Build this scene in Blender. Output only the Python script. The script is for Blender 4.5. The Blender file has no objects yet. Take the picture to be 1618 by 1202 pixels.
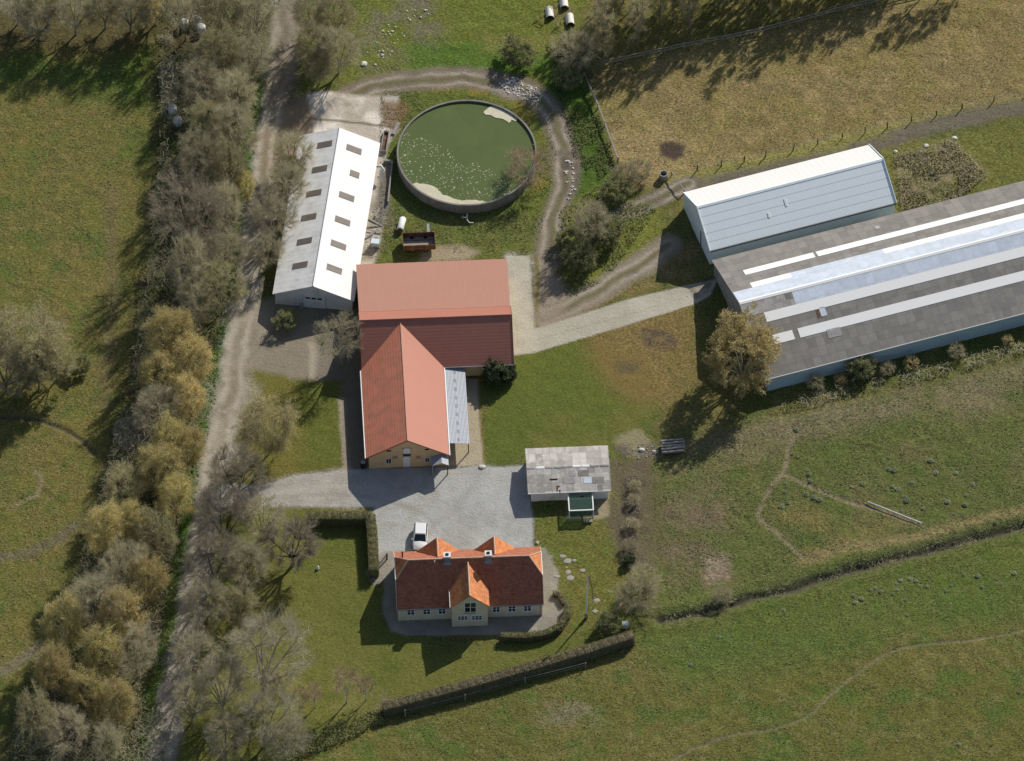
import bpy, bmesh, math, random
import numpy as np
from mathutils import Vector, Matrix, noise as mnoise
R = math.radians
scene = bpy.context.scene
col = scene.collection

# ------------------------------------------------------------------ camera, sky, sun, exposure
ELEV, DIST, FPX, CX, CY = R(50), 1800.0, 21600.0, 809.0, 601.0
cam_d = bpy.data.cameras.new('camera'); cam = bpy.data.objects.new('camera', cam_d); col.objects.link(cam)
cam.location = (0, -DIST*math.cos(ELEV), DIST*math.sin(ELEV)); cam.rotation_euler = (math.pi/2-ELEV, 0, 0)
cam_d.sensor_width = 36; cam_d.lens = 36*FPX/1618; cam_d.clip_start = 10; cam_d.clip_end = 6000
scene.camera = cam
SUN_EL, SUN_AZ = R(33.0), R(34.5)
sun_dir = Vector((math.sin(SUN_AZ)*math.cos(SUN_EL), math.cos(SUN_AZ)*math.cos(SUN_EL), math.sin(SUN_EL)))
w = bpy.data.worlds.new("World"); scene.world = w; w.use_nodes = True
bg = w.node_tree.nodes['Background']; sky = w.node_tree.nodes.new('ShaderNodeTexSky')
sky.sky_type = 'NISHITA'; sky.sun_disc = False; sky.sun_elevation = SUN_EL; sky.sun_rotation = SUN_AZ
w.node_tree.links.new(sky.outputs[0], bg.inputs[0]); bg.inputs[1].default_value = 0.074
sd = bpy.data.lights.new('sun', 'SUN'); sd.energy = 3.95; sd.angle = R(0.55); sd.color = (1, .95, .86)
so = bpy.data.objects.new('sun', sd); col.objects.link(so); so.location = sun_dir*300
so.rotation_euler = (-sun_dir).to_track_quat('-Z', 'Y').to_euler()
scene.view_settings.view_transform = 'Standard'; scene.view_settings.look = 'None'
scene.view_settings.exposure = 0.25; scene.view_settings.gamma = 1
scene.cycles.max_bounces = 5; scene.cycles.diffuse_bounces = 4; scene.cycles.transparent_max_bounces = 8
scene.cycles.sample_clamp_indirect = 3

# ------------------------------------------------------------------ helpers
CAM = np.array(cam.location); _f = np.array([0, math.cos(ELEV), -math.sin(ELEV)]); _u = np.array([0, math.sin(ELEV), math.cos(ELEV)])
def G(px, py, z=0.0):
    """ground (or height z) point seen at a measured spot of the photograph"""
    d = _f*FPX + np.array([1., 0, 0])*(px-CX) - _u*(py-CY)
    return Vector(CAM + d*((z-CAM[2])/d[2]))
def s2l(c): return tuple(((v/255)/12.92 if v <= 10 else ((v/255+.055)/1.055)**2.4) for v in c)
def alb(r, g, b, k=0.975): return tuple(min(.85, v/k) for v in s2l((r, g, b)))

def tag(o, label=None, cat=None, group=None, kind=None):
    if label: o['label'] = label
    if cat: o['category'] = cat
    if group: o['group'] = group
    if kind: o['kind'] = kind
    return o
def empty(name, loc=(0, 0, 0), rz=0, label=None, cat=None, group=None):
    o = bpy.data.objects.new(name, None); col.objects.link(o); o.location = loc; o.rotation_euler = (0, 0, rz)
    o.empty_display_size = .2
    return tag(o, label, cat, group)
class MB:
    def __init__(s): s.v = []; s.f = []; s.m = []; s.mi = 0
    def add(s, vs, fs):
        b = len(s.v); s.v += [tuple(v) for v in vs]; s.f += [tuple(b+i for i in f) for f in fs]; s.m += [s.mi]*len(fs)
    def box(s, x0, x1, y0, y1, z0, z1):
        s.add([(x0,y0,z0),(x1,y0,z0),(x1,y1,z0),(x0,y1,z0),(x0,y0,z1),(x1,y0,z1),(x1,y1,z1),(x0,y1,z1)],
              [(3,2,1,0),(4,5,6,7),(0,1,5,4),(1,2,6,5),(2,3,7,6),(3,0,4,7)])
    def slab(s, pts, t):
        """plate: polygon pts (top, counter-clockwise seen from outside) with thickness t below"""
        p = [Vector(q) for q in pts]; n = (p[1]-p[0]).cross(p[2]-p[0]).normalized()
        k = len(p); q = [a-n*t for a in p]
        s.add(p+q, [tuple(range(k)), tuple(range(2*k-1, k-1, -1))]+[(i, k+i, k+(i+1) % k, (i+1) % k) for i in range(k)])
    def prism(s, prof, a0, a1, axis='x'):
        """profile of (p, z) pairs, extruded along axis from a0 to a1"""
        k = len(prof)
        mk = (lambda a, p: (a, p[0], p[1])) if axis == 'x' else (lambda a, p: (p[0], a, p[1]))
        vs = [mk(a0, p) for p in prof]+[mk(a1, p) for p in prof]
        s.add(vs, [tuple(range(k-1, -1, -1)), tuple(range(k, 2*k))]+[(i, (i+1) % k, k+(i+1) % k, k+i) for i in range(k)])
    def tube(s, path, rad, n=6, cap=True):
        path = [Vector(p) for p in path]; rad = rad if isinstance(rad, (list, tuple)) else [rad]*len(path)
        rings = []; b = len(s.v)
        for i, p in enumerate(path):
            d = (path[min(i+1, len(path)-1)]-path[max(i-1, 0)]).normalized()
            a = d.orthogonal().normalized() if i == 0 else (rings[-1]-d*rings[-1].dot(d)).normalized()
            rings.append(a); c = d.cross(a)
            for j in range(n):
                t = 2*math.pi*j/n; s.v.append(tuple(p+(a*math.cos(t)+c*math.sin(t))*rad[i]))
        fs = [(b+i*n+j, b+i*n+(j+1) % n, b+(i+1)*n+(j+1) % n, b+(i+1)*n+j) for i in range(len(path)-1) for j in range(n)]
        if cap: fs += [tuple(b+j for j in range(n-1, -1, -1)), tuple(b+(len(path)-1)*n+j for j in range(n))]
        s.f += fs; s.m += [s.mi]*len(fs)
    def bar(s, a, b, w, h=None):
        """rectangular bar between two points"""
        a, b = Vector(a), Vector(b); d = (b-a).normalized(); h = h or w
        side = d.cross(Vector((0, 0, 1))); side = side.normalized() if side.length > 1e-4 else Vector((1, 0, 0))
        up = side.cross(d); vs = []
        for p in (a, b):
            for i, j in ((-1, -1), (1, -1), (1, 1), (-1, 1)): vs.append(p+side*i*w/2+up*j*h/2)
        s.add(vs, [(0,1,2,3),(7,6,5,4),(0,4,5,1),(1,5,6,2),(2,6,7,3),(3,7,4,0)])
    def blob(s, c, r, seed=0, rough=.25, sq=(1, 1, 1), seg=7):
        rnd = random.Random(seed); b = bmesh.new(); bmesh.ops.create_icosphere(b, subdivisions=2 if seg > 6 else 1, radius=1)
        o = Vector((rnd.uniform(-50, 50), rnd.uniform(-50, 50), 0)); vs = []
        for v in b.verts:
            k = 1+rough*mnoise.noise(v.co*1.7+o); vs.append((c[0]+v.co.x*r*sq[0]*k, c[1]+v.co.y*r*sq[1]*k, c[2]+v.co.z*r*sq[2]*k))
        b.verts.index_update(); s.add(vs, [tuple(v.index for v in f.verts) for f in b.faces]); b.free()
    def build(s, name, mats, parent=None, smooth=False):
        me = bpy.data.meshes.new(name); me.from_pydata(s.v, [], s.f)
        for m in (mats if isinstance(mats, (list, tuple)) else [mats]): me.materials.append(m)
        if any(s.m): me.polygons.foreach_set('material_index', s.m)
        if smooth: me.polygons.foreach_set('use_smooth', [True]*len(s.f))
        me.update(); o = bpy.data.objects.new(name, me); col.objects.link(o)
        if parent is not None: o.parent = parent
        return o

# ------------------------------------------------------------------ materials
class NT:
    def __init__(s, name):
        s.mat = bpy.data.materials.new(name); s.mat.use_nodes = True; s.t = s.mat.node_tree
        s.b = s.t.nodes['Principled BSDF']; s.b.inputs['Specular IOR Level'].default_value = .25
        s.co = s.t.nodes.new('ShaderNodeTexCoord').outputs['Object']
    def n(s, typ, **kw):
        n = s.t.nodes.new('ShaderNode'+typ)
        for k, v in kw.items():
            if k[0] == '_': setattr(n, k[1:], v)
            else:
                i = n.inputs[int(k[1:])] if k[0] == 'i' and k[1:].isdigit() else n.inputs[k]
                if hasattr(v, 'node'): s.t.links.new(v, i)
                else: i.default_value = (tuple(v)+(1,) if isinstance(v, tuple) and i.type == 'RGBA' and len(v) == 3 else v)
        return n
    def math(s, op, a, b=0.0, c=0.0): return s.n('Math', _operation=op, i0=a, i1=b, i2=c).outputs[0]
    def noise(s, scale, detail=4, rough=.6, co=None, dist=0.0):
        return s.n('TexNoise', Vector=co or s.co, Scale=scale, Detail=float(detail), Roughness=rough, Distortion=dist).outputs['Fac']
    def mapping(s, scale=(1, 1, 1), rot=(0, 0, 0), loc=(0, 0, 0)): return s.n('Mapping', Vector=s.co, Scale=scale, Rotation=rot, Location=loc).outputs[0]
    def ramp(s, fac, lo, hi):
        n = s.n('MapRange', i0=fac, i1=lo, i2=hi); n.clamp = True; return n.outputs[0]
    def mix(s, fac, a, b, mode='MIX'):
        n = s.n('Mix', _data_type='RGBA', _blend_type=mode)
        for i, v in ((0, fac), (6, a), (7, b)):
            if hasattr(v, 'node'): s.t.links.new(v, n.inputs[i])
            else: n.inputs[i].default_value = (tuple(v)+(1,) if isinstance(v, tuple) and len(v) == 3 else v)
        return n.outputs[2]
    def scale(s, colr, f):
        n = s.n('VectorMath', _operation='SCALE'); n.inputs[3].default_value = 1
        (s.t.links.new(colr, n.inputs[0]) if hasattr(colr, 'node') else setattr(n.inputs[0], 'default_value', colr[:3]))
        s.t.links.new(f, n.inputs[3]); return n.outputs[0]
    def bump(s, h, strength=.3, dist=.05):
        s.t.links.new(s.n('Bump', Height=h, Strength=strength, Distance=dist).outputs[0], s.b.inputs['Normal'])
    def out(s, c, rough=.8, **kw):
        if hasattr(c, 'node'): s.t.links.new(c, s.b.inputs['Base Color'])
        else: s.b.inputs['Base Color'].default_value = tuple(c)+(1,)
        s.b.inputs['Roughness'].default_value = rough
        for k, v in kw.items(): s.b.inputs[k.replace('_', ' ')].default_value = v
        return s.mat
def dim(c): return c if max(c) > .56 else tuple(v/1.19 for v in c)   # albedos tuned for exposure 0
def basic(name, c, rough=.8, var=.25, scale=1.2, fine=9., bump=.15, dirt=None, dirt_amt=.5, dist=.03):
    c = dim(c); m = NT(name); n1 = m.noise(scale, 5); n2 = m.noise(fine, 3)
    f = m.math('MULTIPLY_ADD', n1, var*1.6, 1-var*.8); f = m.math('MULTIPLY', f, m.math('MULTIPLY_ADD', n2, var, 1-var*.5))
    c2 = m.scale(c, f)
    if dirt: c2 = m.mix(m.math('MULTIPLY', m.ramp(m.noise(scale*.8, 7, .7), .48, .68), dirt_amt), c2, dirt)
    if bump: m.bump(n2, bump, dist)
    return m.out(c2, rough)
def sheet(name, c, axis, period, amp=.12, bump=.35, lap=None, lapaxis='y', dirt=None, dirt_amt=.4, rough=.55, var=.12, streak=1.0, lapdark=.6):
    """profiled sheet: ribs repeat along `axis`, optional lap joints every `lap` m along lapaxis"""
    c = dim(c); m = NT(name); sep = m.n('SeparateXYZ', Vector=m.co); ax = sep.outputs['XYZ'.index(axis.upper())]
    rib = m.math('SINE', m.math('MULTIPLY', ax, 2*math.pi/period))
    st = (6, .35, .5) if axis == 'x' else (.35, 6, .5)
    n1 = m.noise(streak, 5, .65, m.mapping(st)); n2 = m.noise(.6, 6, .65)
    f = m.math('MULTIPLY_ADD', rib, amp*.5, 1-amp*.3)
    f = m.math('MULTIPLY', f, m.math('MULTIPLY_ADD', n1, var*2, 1-var))
    f = m.math('MULTIPLY', f, m.math('MULTIPLY_ADD', n2, var*1.5, 1-var*.75))
    if lap:
        la = sep.outputs['XYZ'.index(lapaxis.upper())]
        fr = m.math('FRACT', m.math('DIVIDE', la, lap)); e = m.math('LESS_THAN', fr, .07/lap)
        f = m.math('MULTIPLY', f, m.math('MULTIPLY_ADD', e, -(1-lapdark), 1))
    c2 = m.scale(c, f)
    if dirt: c2 = m.mix(m.math('MULTIPLY', m.ramp(m.noise(.7, 8, .72), .45, .68), dirt_amt), c2, dirt)
    m.bump(rib, bump, .03)
    return m.out(c2, rough)
def panels(name, c, pu, pv, var=.25, joint=.55, dirt=None, dirt_amt=.5, rough=.85, corr=None, jw=.02):
    """fibre-cement sheets laid in a grid, each a shade of its own"""
    c = dim(c); m = NT(name)
    b = m.n('TexBrick', _offset=0.0, _squash=1.0, Vector=m.co, i1=(0, 0, 0), i2=(1, 1, 1), i3=(.5, .5, .5), Scale=1.0)
    b.inputs['Mortar Size'].default_value = jw; b.inputs['Mortar Smooth'].default_value = .3; b.inputs['Brick Width'].default_value = pu; b.inputs['Row Height'].default_value = pv
    n2 = m.noise(1.1, 7, .7); n3 = m.noise(14, 3)
    f = m.math('MULTIPLY_ADD', b.outputs['Color'], var, 1-var*.5)
    f = m.math('MULTIPLY', f, m.math('MULTIPLY_ADD', n2, .5, .75)); f = m.math('MULTIPLY', f, m.math('MULTIPLY_ADD', n3, .3, .85))
    f = m.math('MULTIPLY', f, m.math('MULTIPLY_ADD', b.outputs['Fac'], joint-1, 1))
    c2 = m.scale(c, f)
    if dirt: c2 = m.mix(m.math('MULTIPLY', m.ramp(m.noise(.9, 9, .75), .5, .66), dirt_amt), c2, dirt)
    m.bump(n3, .25, .03)
    return m.out(c2, rough)
def brickwork(name, c1, c2, mortar):
    c1, c2, mortar = dim(c1), dim(c2), dim(mortar); m = NT(name); sep = m.n('SeparateXYZ', Vector=m.co)
    uv = m.n('CombineXYZ', i0=m.math('ADD', sep.outputs[0], sep.outputs[1]), i1=sep.outputs[2]).outputs[0]
    b = m.n('TexBrick', Vector=uv, i1=c1, i2=c2, i3=mortar, Scale=1.0)
    b.inputs['Mortar Size'].default_value = .012; b.inputs['Brick Width'].default_value = .24; b.inputs['Row Height'].default_value = .075
    f = m.math('MULTIPLY_ADD', m.noise(.8, 6, .7), .6, .7)
    return m.out(m.scale(b.outputs['Color'], f), .9)
def tiles(name, c, dark, moss=None, rowaxis='y'):
    c, dark = dim(c), dim(dark); m = NT(name); sep = m.n('SeparateXYZ', Vector=m.co); a, l = (1, 0) if rowaxis == 'y' else (0, 1)
    row = m.math('FRACT', m.math('DIVIDE', sep.outputs[a], .26)); colm = m.math('SINE', m.math('MULTIPLY', sep.outputs[l], 2*math.pi/.24))
    vor = m.n('TexVoronoi', Vector=m.co, Scale=3.6); n2 = m.noise(1.0, 6, .7)
    f = m.math('MULTIPLY_ADD', row, .18, .9); f = m.math('MULTIPLY', f, m.math('MULTIPLY_ADD', colm, .05, 1))
    c2 = m.mix(m.ramp(n2, .35, .7), dark, c); sepc = m.n('SeparateColor', Color=vor.outputs['Color'])
    f = m.math('MULTIPLY', f, m.math('MULTIPLY_ADD', sepc.outputs[0], .4, .8)); c2 = m.scale(c2, f)
    if moss: c2 = m.mix(m.math('MULTIPLY', m.ramp(m.noise(.5, 8, .75), .55, .7), .5), c2, moss)
    m.bump(m.math('ADD', row, m.math('MULTIPLY', colm, .5)), .35, .04)
    return m.out(c2, .75)
M = {}
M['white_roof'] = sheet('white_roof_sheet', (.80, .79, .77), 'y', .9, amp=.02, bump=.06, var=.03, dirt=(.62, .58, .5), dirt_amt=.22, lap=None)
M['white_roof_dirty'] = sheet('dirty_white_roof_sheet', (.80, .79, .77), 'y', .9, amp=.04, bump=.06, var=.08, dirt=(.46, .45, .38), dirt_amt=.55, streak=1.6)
M['white_wall'] = basic('whitewashed_wall', (.74, .75, .74), .85, .15, .7, 6, .1, dirt=(.36, .38, .34), dirt_amt=.5)
M['blue_roof'] = sheet('pale_blue_roof_sheet', (.88, .93, .93), 'x', .35, amp=.04, bump=.08, lap=1.02, lapaxis='y', lapdark=.6, var=.05, rough=.42)
M['cream_roof'] = sheet('cream_roof_sheet', (.80, .79, .76), 'x', .8, amp=.02, bump=.08, var=.03, rough=.5)
M['pale_wall'] = sheet('pale_wall_sheet', (.76, .82, .84), 'x', .3, amp=.06, bump=.2, var=.08)
M['greygreen_wall'] = basic('grey_green_wall', (.66, .69, .66), .8, .15, .6, 6, .1)
M['blue_wall'] = sheet('blue_wall_sheet', (.42, .52, .57), 'x', .3, amp=.08, bump=.2, var=.1)
M['fibre'] = panels('fibre_cement_sheet', (.285, .265, .24), 1.15, 1.3, .3, .6, dirt=(.36, .34, .30), dirt_amt=.35)
M['fibre_light'] = panels('weathered_fibre_sheet', (.42, .39, .375), 1.1, 1.2, .3, .7, dirt=(.62, .6, .56), dirt_amt=.5)
M['shed_roof'] = panels('shed_roof_sheet', (.50, .465, .425), .95, 1.25, .6, .55, dirt=(.66, .63, .58), dirt_amt=.75)
M['clear_sheet'] = panels('translucent_pale_sheet', (.60, .66, .74), 1.15, 1.3, .14, .8, rough=.4)
M['white_sheet'] = sheet('white_rooflight_sheet', (.90, .89, .86), 'x', .3, amp=.02, bump=.05, var=.03, rough=.5)
M['red_roof'] = sheet('red_coated_roof', (.46, .185, .13), 'y', .36, amp=.05, bump=.06, var=.07, dirt=(.42, .22, .16), dirt_amt=.3, rough=.5)
M['red_roof_old'] = sheet('faded_red_roof', (.555, .27, .195), 'x', .3, amp=.05, bump=.10, var=.07, dirt=(.40, .24, .18), dirt_amt=.35, rough=.6)
M['red_roof_v'] = sheet('red_coated_roof_across', (.525, .205, .132), 'y', .3, amp=.03, bump=.06, var=.05, rough=.5)
M['red_roof_mossy'] = sheet('red_roof_with_moss', (.76, .265, .165), 'x', .36, amp=.13, bump=.08, var=.2, dirt=(.28, .20, .11), dirt_amt=.5, rough=.6)
M['yellow_brick'] = brickwork('yellow_brick', (.72, .50, .235), (.62, .42, .19), (.60, .50, .36))
M['cream_brick'] = brickwork('cream_brick', (.74, .63, .43), (.66, .56, .37), (.66, .60, .48))
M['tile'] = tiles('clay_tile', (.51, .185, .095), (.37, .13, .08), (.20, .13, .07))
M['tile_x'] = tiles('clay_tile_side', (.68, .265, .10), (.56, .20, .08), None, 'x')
M['ridge_tile'] = basic('mortared_ridge', (.62, .40, .28), .8, .35, 2, 7, .3, dirt=(.7, .62, .55), dirt_amt=.7)
M['white_paint'] = basic('white_paint', (.78, .78, .76), .5, .06, 1, 6, .04)
M['glass'] = NT('window_glass').out((.015, .02, .03), .08, Specular_IOR_Level=.6)
M['dark'] = basic('dark_opening', (.02, .02, .02), .9, .2)
M['grey_metal'] = sheet('galvanised_sheet', (.42, .45, .50), 'x', .18, amp=.10, bump=.3, var=.1, lap=1.2, lapaxis='y', lapdark=.85, rough=.45)
M['steel'] = basic('galvanised_steel', (.36, .37, .38), .45, .2, 2, 8, .05)
M['concrete'] = basic('cast_concrete', (.38, .36, .33), .9, .3, .6, 6, .3, dirt=(.16, .15, .12), dirt_amt=.6)
M['wood_grey'] = basic('weathered_wood', (.34, .31, .27), .85, .35, 2, 10, .4)
M['wood_dark'] = basic('dark_wood', (.10, .075, .05), .85, .35, 2, 10, .4)
M['rust'] = basic('rusty_steel', (.15, .08, .05), .85, .4, 2, 9, .3, dirt=(.33, .22, .14), dirt_amt=.6)
M['stone'] = basic('field_stone', (.40, .37, .33), .9, .35, 2, 8, .4)
M['black'] = basic('black_paint', (.025, .025, .028), .5, .2)
M['red_paint'] = basic('red_paint', (.45, .05, .04), .5, .2)
M['green_net'] = None

# ------------------------------------------------------------------ the ground: one height-and-colour grid, cut into ground, road, yard, paths
GX0, GX1, GY0, GY1, GS = -80.0, 80.0, -78.0, 84.0, 0.25
gx = np.arange(GX0, GX1+1e-6, GS); gy = np.arange(GY0, GY1+1e-6, GS)
X, Y = np.meshgrid(gx, gy)
def vnoise(x, y, scale, seed):
    rs = np.random.RandomState(seed); T = rs.rand(256, 256)
    u, v = x/scale+1000.3, y/scale+1000.7; i, j = np.floor(u).astype(int), np.floor(v).astype(int); a, b = u-i, v-j
    a, b = a*a*(3-2*a), b*b*(3-2*b)
    t = lambda p, q: T[p % 256, q % 256]
    return (t(i, j)*(1-a)+t(i+1, j)*a)*(1-b)+(t(i, j+1)*(1-a)+t(i+1, j+1)*a)*b
def fbm(x, y, scale, seed, oct=4):
    s, k, tot = 0, 1.0, 0
    for o in range(oct): s = s+k*vnoise(x, y, scale/2**o, seed+o); tot += k; k *= .55
    return s/tot
WX, WY = fbm(X, Y, 3.0, 11)-.5, fbm(X, Y, 3.0, 31)-.5
WX2, WY2 = fbm(X, Y, 14.0, 51)-.5, fbm(X, Y, 14.0, 71)-.5
def to_xy(pts): return [tuple(G(*p)[:2]) for p in pts]
def smooth_line(p, k=4):
    """Catmull-Rom through the points"""
    p = [np.array(q, float) for q in p]; q = [2*p[0]-p[1]]+p+[2*p[-1]-p[-2]]; o = []
    for i in range(1, len(q)-2):
        for t in np.linspace(0, 1, k, endpoint=False):
            o.append(.5*(2*q[i]+(q[i+1]-q[i-1])*t+(2*q[i-1]-5*q[i]+4*q[i+1]-q[i+2])*t*t+(3*q[i]-q[i-1]-3*q[i+1]+q[i+2])*t**3))
    return [tuple(a) for a in o]+[tuple(p[-1])]
def seg_dist(px, py, pts, closed):
    d = np.full(px.shape, 1e9); n = len(pts)
    for i in range(n if closed else n-1):
        (ax, ay), (bx, by) = pts[i], pts[(i+1) % n]; vx, vy = bx-ax, by-ay; L = vx*vx+vy*vy+1e-12
        t = np.clip(((px-ax)*vx+(py-ay)*vy)/L, 0, 1); d = np.minimum(d, np.hypot(px-ax-t*vx, py-ay-t*vy))
    return d
def inside(px, py, pts):
    c = np.zeros(px.shape, bool); n = len(pts)
    for i in range(n):
        (ax, ay), (bx, by) = pts[i], pts[i-1]
        if ay == by: continue
        c ^= ((ay > py) != (by > py)) & (px < (bx-ax)*(py-ay)/(by-ay)+ax)
    return c
def sdf(pts, closed=True, warp=.6, warp2=0.0, margin=8.0):
    """signed distance (m, positive inside) of a world polygon, or minus the distance from a polyline"""
    xs, ys = [p[0] for p in pts], [p[1] for p in pts]; m = margin+warp
    i0, i1 = np.searchsorted(gx, [min(xs)-m, max(xs)+m]); j0, j1 = np.searchsorted(gy, [min(ys)-m, max(ys)+m])
    out = np.full(X.shape, -1e3); s = (slice(j0, j1), slice(i0, i1))
    if i1 <= i0 or j1 <= j0: return out
    px, py = X[s]+WX[s]*warp*2+WX2[s]*warp2*2, Y[s]+WY[s]*warp*2+WY2[s]*warp2*2
    d = seg_dist(px, py, pts, closed)
    out[s] = np.where(inside(px, py, pts), d, -d) if closed else -d
    return out
ALB = np.zeros(X.shape+(3,)); GR = np.ones(X.shape); Z = np.zeros(X.shape); RID = np.zeros(X.shape, int)
def lay(wgt, c, grass=None):
    global ALB, GR
    wgt = np.clip(wgt, 0, 1); ALB = ALB*(1-wgt[..., None])+np.array(c)*wgt[..., None]
    if grass is not None: GR = GR*(1-wgt)+grass*wgt
def area(px, c, soft=1.0, warp=.6, warp2=0.0, op=1.0, patch=None, seed=0, grass=None, rid=None, xy=False, thr=(.35, .65)):
    d = sdf(px if xy else to_xy(px), True, warp, warp2); wgt = np.clip(d/soft+.5, 0, 1)
    if patch: f = fbm(X, Y, patch, 100+seed, 5); wgt = wgt*np.clip((f-thr[0])/(thr[1]-thr[0]), 0, 1)
    lay(wgt*op, c, grass)
    if rid: RID[d > 0] = rid
    return d
def strip(px, width, c, soft=.5, warp=.4, op=1.0, patch=None, seed=0, grass=None, rid=None, thr=(.35, .65), k=4):
    d = sdf(smooth_line(to_xy(px), k), False, warp)+width/2; wgt = np.clip(d/soft+.5, 0, 1)
    if patch: f = fbm(X, Y, patch, 100+seed, 5); wgt = wgt*np.clip((f-thr[0])/(thr[1]-thr[0]), 0, 1)
    lay(wgt*op, c, grass)
    if rid: RID[d > 0] = rid
    return d
def blotch(scale, seed, c, lo=.45, hi=.65, op=.6, mask=None):
    f = np.clip((fbm(X, Y, scale, seed, 5)-lo)/(hi-lo), 0, 1)*op
    lay(f if mask is None else f*mask, c)

# grassland everywhere, in three shades
lay(np.ones(X.shape), alb(90, 92, 45)); blotch(9, 1, alb(106, 98, 52), .45, .62, .75); blotch(5, 2, alb(74, 88, 36), .52, .68, .65); blotch(2.2, 3, alb(108, 102, 60), .55, .72, .5)
# left field
LF = area([(-80,-60),(250,-60),(245,250),(215,450),(190,620),(150,760),(110,880),(40,1100),(-80,1150)], alb(98, 97, 46), 3, 1)
lfm = np.clip(LF/3+.5, 0, 1)
blotch(5, 5, alb(108, 99, 52), .45, .65, .6, lfm); blotch(3, 6, alb(76, 94, 38), .55, .68, .6, lfm); blotch(1.2, 7, alb(122, 108, 58), .55, .7, .4, lfm)
area([(-80,90),(60,95),(150,110),(240,90),(250,180),(150,150),(60,130),(-80,140)], alb(66, 92, 32), 5, 1, 1, .7)
strip([(700/4,300),(175,400),(178,470),(172,560),(165,640)], 1.8, alb(104, 92, 62), 1.5, .5, .5)
# hedgerow floor: leaf litter, with a green verge along the road
hr = [(250,-60),(245,120),(240,260),(235,330),(215,480),(200,600),(170,720),(130,860),(80,1010),(20,1150),(-20,1290),(260,1290),(262,1080),(292,900),(318,740),(340,640),(352,545),(368,450),(392,330),(412,200),(440,80),(450,-60)]
area(hr, alb(74, 68, 40), 2.5, 1.2, 0, .85); area(hr, alb(58, 74, 32), 2, 1.2, 0, .6, 4, 8); area(hr, alb(96, 84, 58), 2, 1.2, 0, .5, 2.5, 9)
area([(-80,-60),(250,-60),(250,60),(180,90),(90,80),(-80,95)], alb(82, 76, 44), 3, 1)
strip([(428,110),(415,160),(402,240),(388,330),(372,430),(357,520),(340,620),(326,700),(305,800),(287,880),(274,960),(260,1040),(244,1120),(230,1210)], 2.4, alb(62, 92, 30), 1.2, .8, .95)
# meadow at the top, straw field, brown plot
area([(560,-60),(960,-60),(905,60),(880,120),(800,120),(690,118),(600,125),(545,130),(560,40)], alb(96, 103, 42), 2, 1); area([(590,-40),(690,-40),(700,60),(640,100),(570,130),(560,90)], alb(106, 100, 80), 3, 1.2, 0, .8, 3, 12)
area([(640,70),(890,62),(885,118),(760,115),(640,112)], alb(74, 100, 36), 2, 1, 0, .8); area([(760,60),(905,50),(900,85),(760,82)], alb(118, 112, 58), 2, 1, 0, .6)
area([(900,112),(960,-60),(1500,-60),(1420,-2),(1200,55),(1050,85)], alb(112, 105, 58), 2, 1); area([(900,112),(960,-60),(1500,-60),(1420,-2),(1200,55),(1050,85)], alb(80, 86, 36), 2, 1, 0, .6, 4, 14)
TF = area([(918,112),(1050,85),(1200,55),(1420,0),(1520,-60),(1720,-60),(1720,145),(1520,176),(1400,205),(1250,240),(1120,268),(1070,290),(1000,300),(975,256)], alb(122, 110, 67), 1.5, .4)
tfm = np.clip(TF/1.5+.5, 0, 1)
blotch(6, 15, alb(116, 104, 58), .45, .65, .7, tfm); blotch(1.6, 16, alb(146, 130, 82), .5, .68, .5, tfm); blotch(3.2, 17, alb(122, 113, 60), .5, .66, .6, tfm)
area([(960,215),(1040,190),(1100,225),(1090,275),(1000,285)], alb(146, 130, 84), 3, 1, 0, .6)
area([(1043,228),(1062,222),(1082,230),(1081,246),(1066,253),(1046,246)], alb(74, 62, 56), .7, .25, 0, .95, grass=.1)
strip([(1060,290),(1130,272),(1260,243),(1380,212),(1500,186),(1640,160)], 2.6, alb(128, 124, 66), 1.2, .6, .8)
strip([(1070,300),(1150,285),(1260,262),(1370,232),(1440,210),(1530,185),(1640,165)], 2.8, alb(104, 96, 84), 1.2, .8, .85, 3, 101, thr=(.05, .4), grass=.3)
area([(1400,240),(1530,210),(1720,160),(1720,300),(1560,310),(1420,350)], alb(96, 98, 46), 2, .8); area([(1415,250),(1500,225),(1530,250),(1560,285),(1500,310),(1420,340)], alb(136, 124, 84), 2, 1, 0, .75, 2, 18)
# tank surround: rank grass, soil berm
area([(600,150),(700,130),(800,132),(850,165),(885,230),(880,310),(850,400),(780,410),(560,410),(590,300)], alb(88, 97, 42), 1.5, .8); area([(640,138),(740,132),(820,150),(860,210),(868,290),(845,345),(835,300),(850,240),(800,160),(720,145)], alb(128, 112, 40), 1.5, .8, 0, .7, 2, 20)
area([(560,340),(850,340),(840,410),(560,412)], alb(104, 102, 50), 2, .8, 0, .6, 2.5, 21); area([(668,392),(735,388),(760,400),(735,412),(660,412)], alb(158, 144, 118), 1, .5, 0, .9, grass=.2)
area([(575,330),(610,318),(625,345),(600,400),(572,412)], alb(128, 118, 98), 1, .5, 0, .7, 1.5, 22, grass=.4)
area([(850,110),(905,60),(925,110),(972,255),(1000,310),(905,330),(880,200)], alb(72, 92, 34), 2, .8)
# island between the tracks
area([(880,330),(960,290),(1045,330),(1048,370),(960,440),(890,470)], alb(104, 108, 46), 2, .6); area([(880,490),(940,470),(1100,380),(1130,440),(1000,465),(850,515)], alb(122, 106, 64), 1.5, .5, 0, .9, 3, 23)
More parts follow.
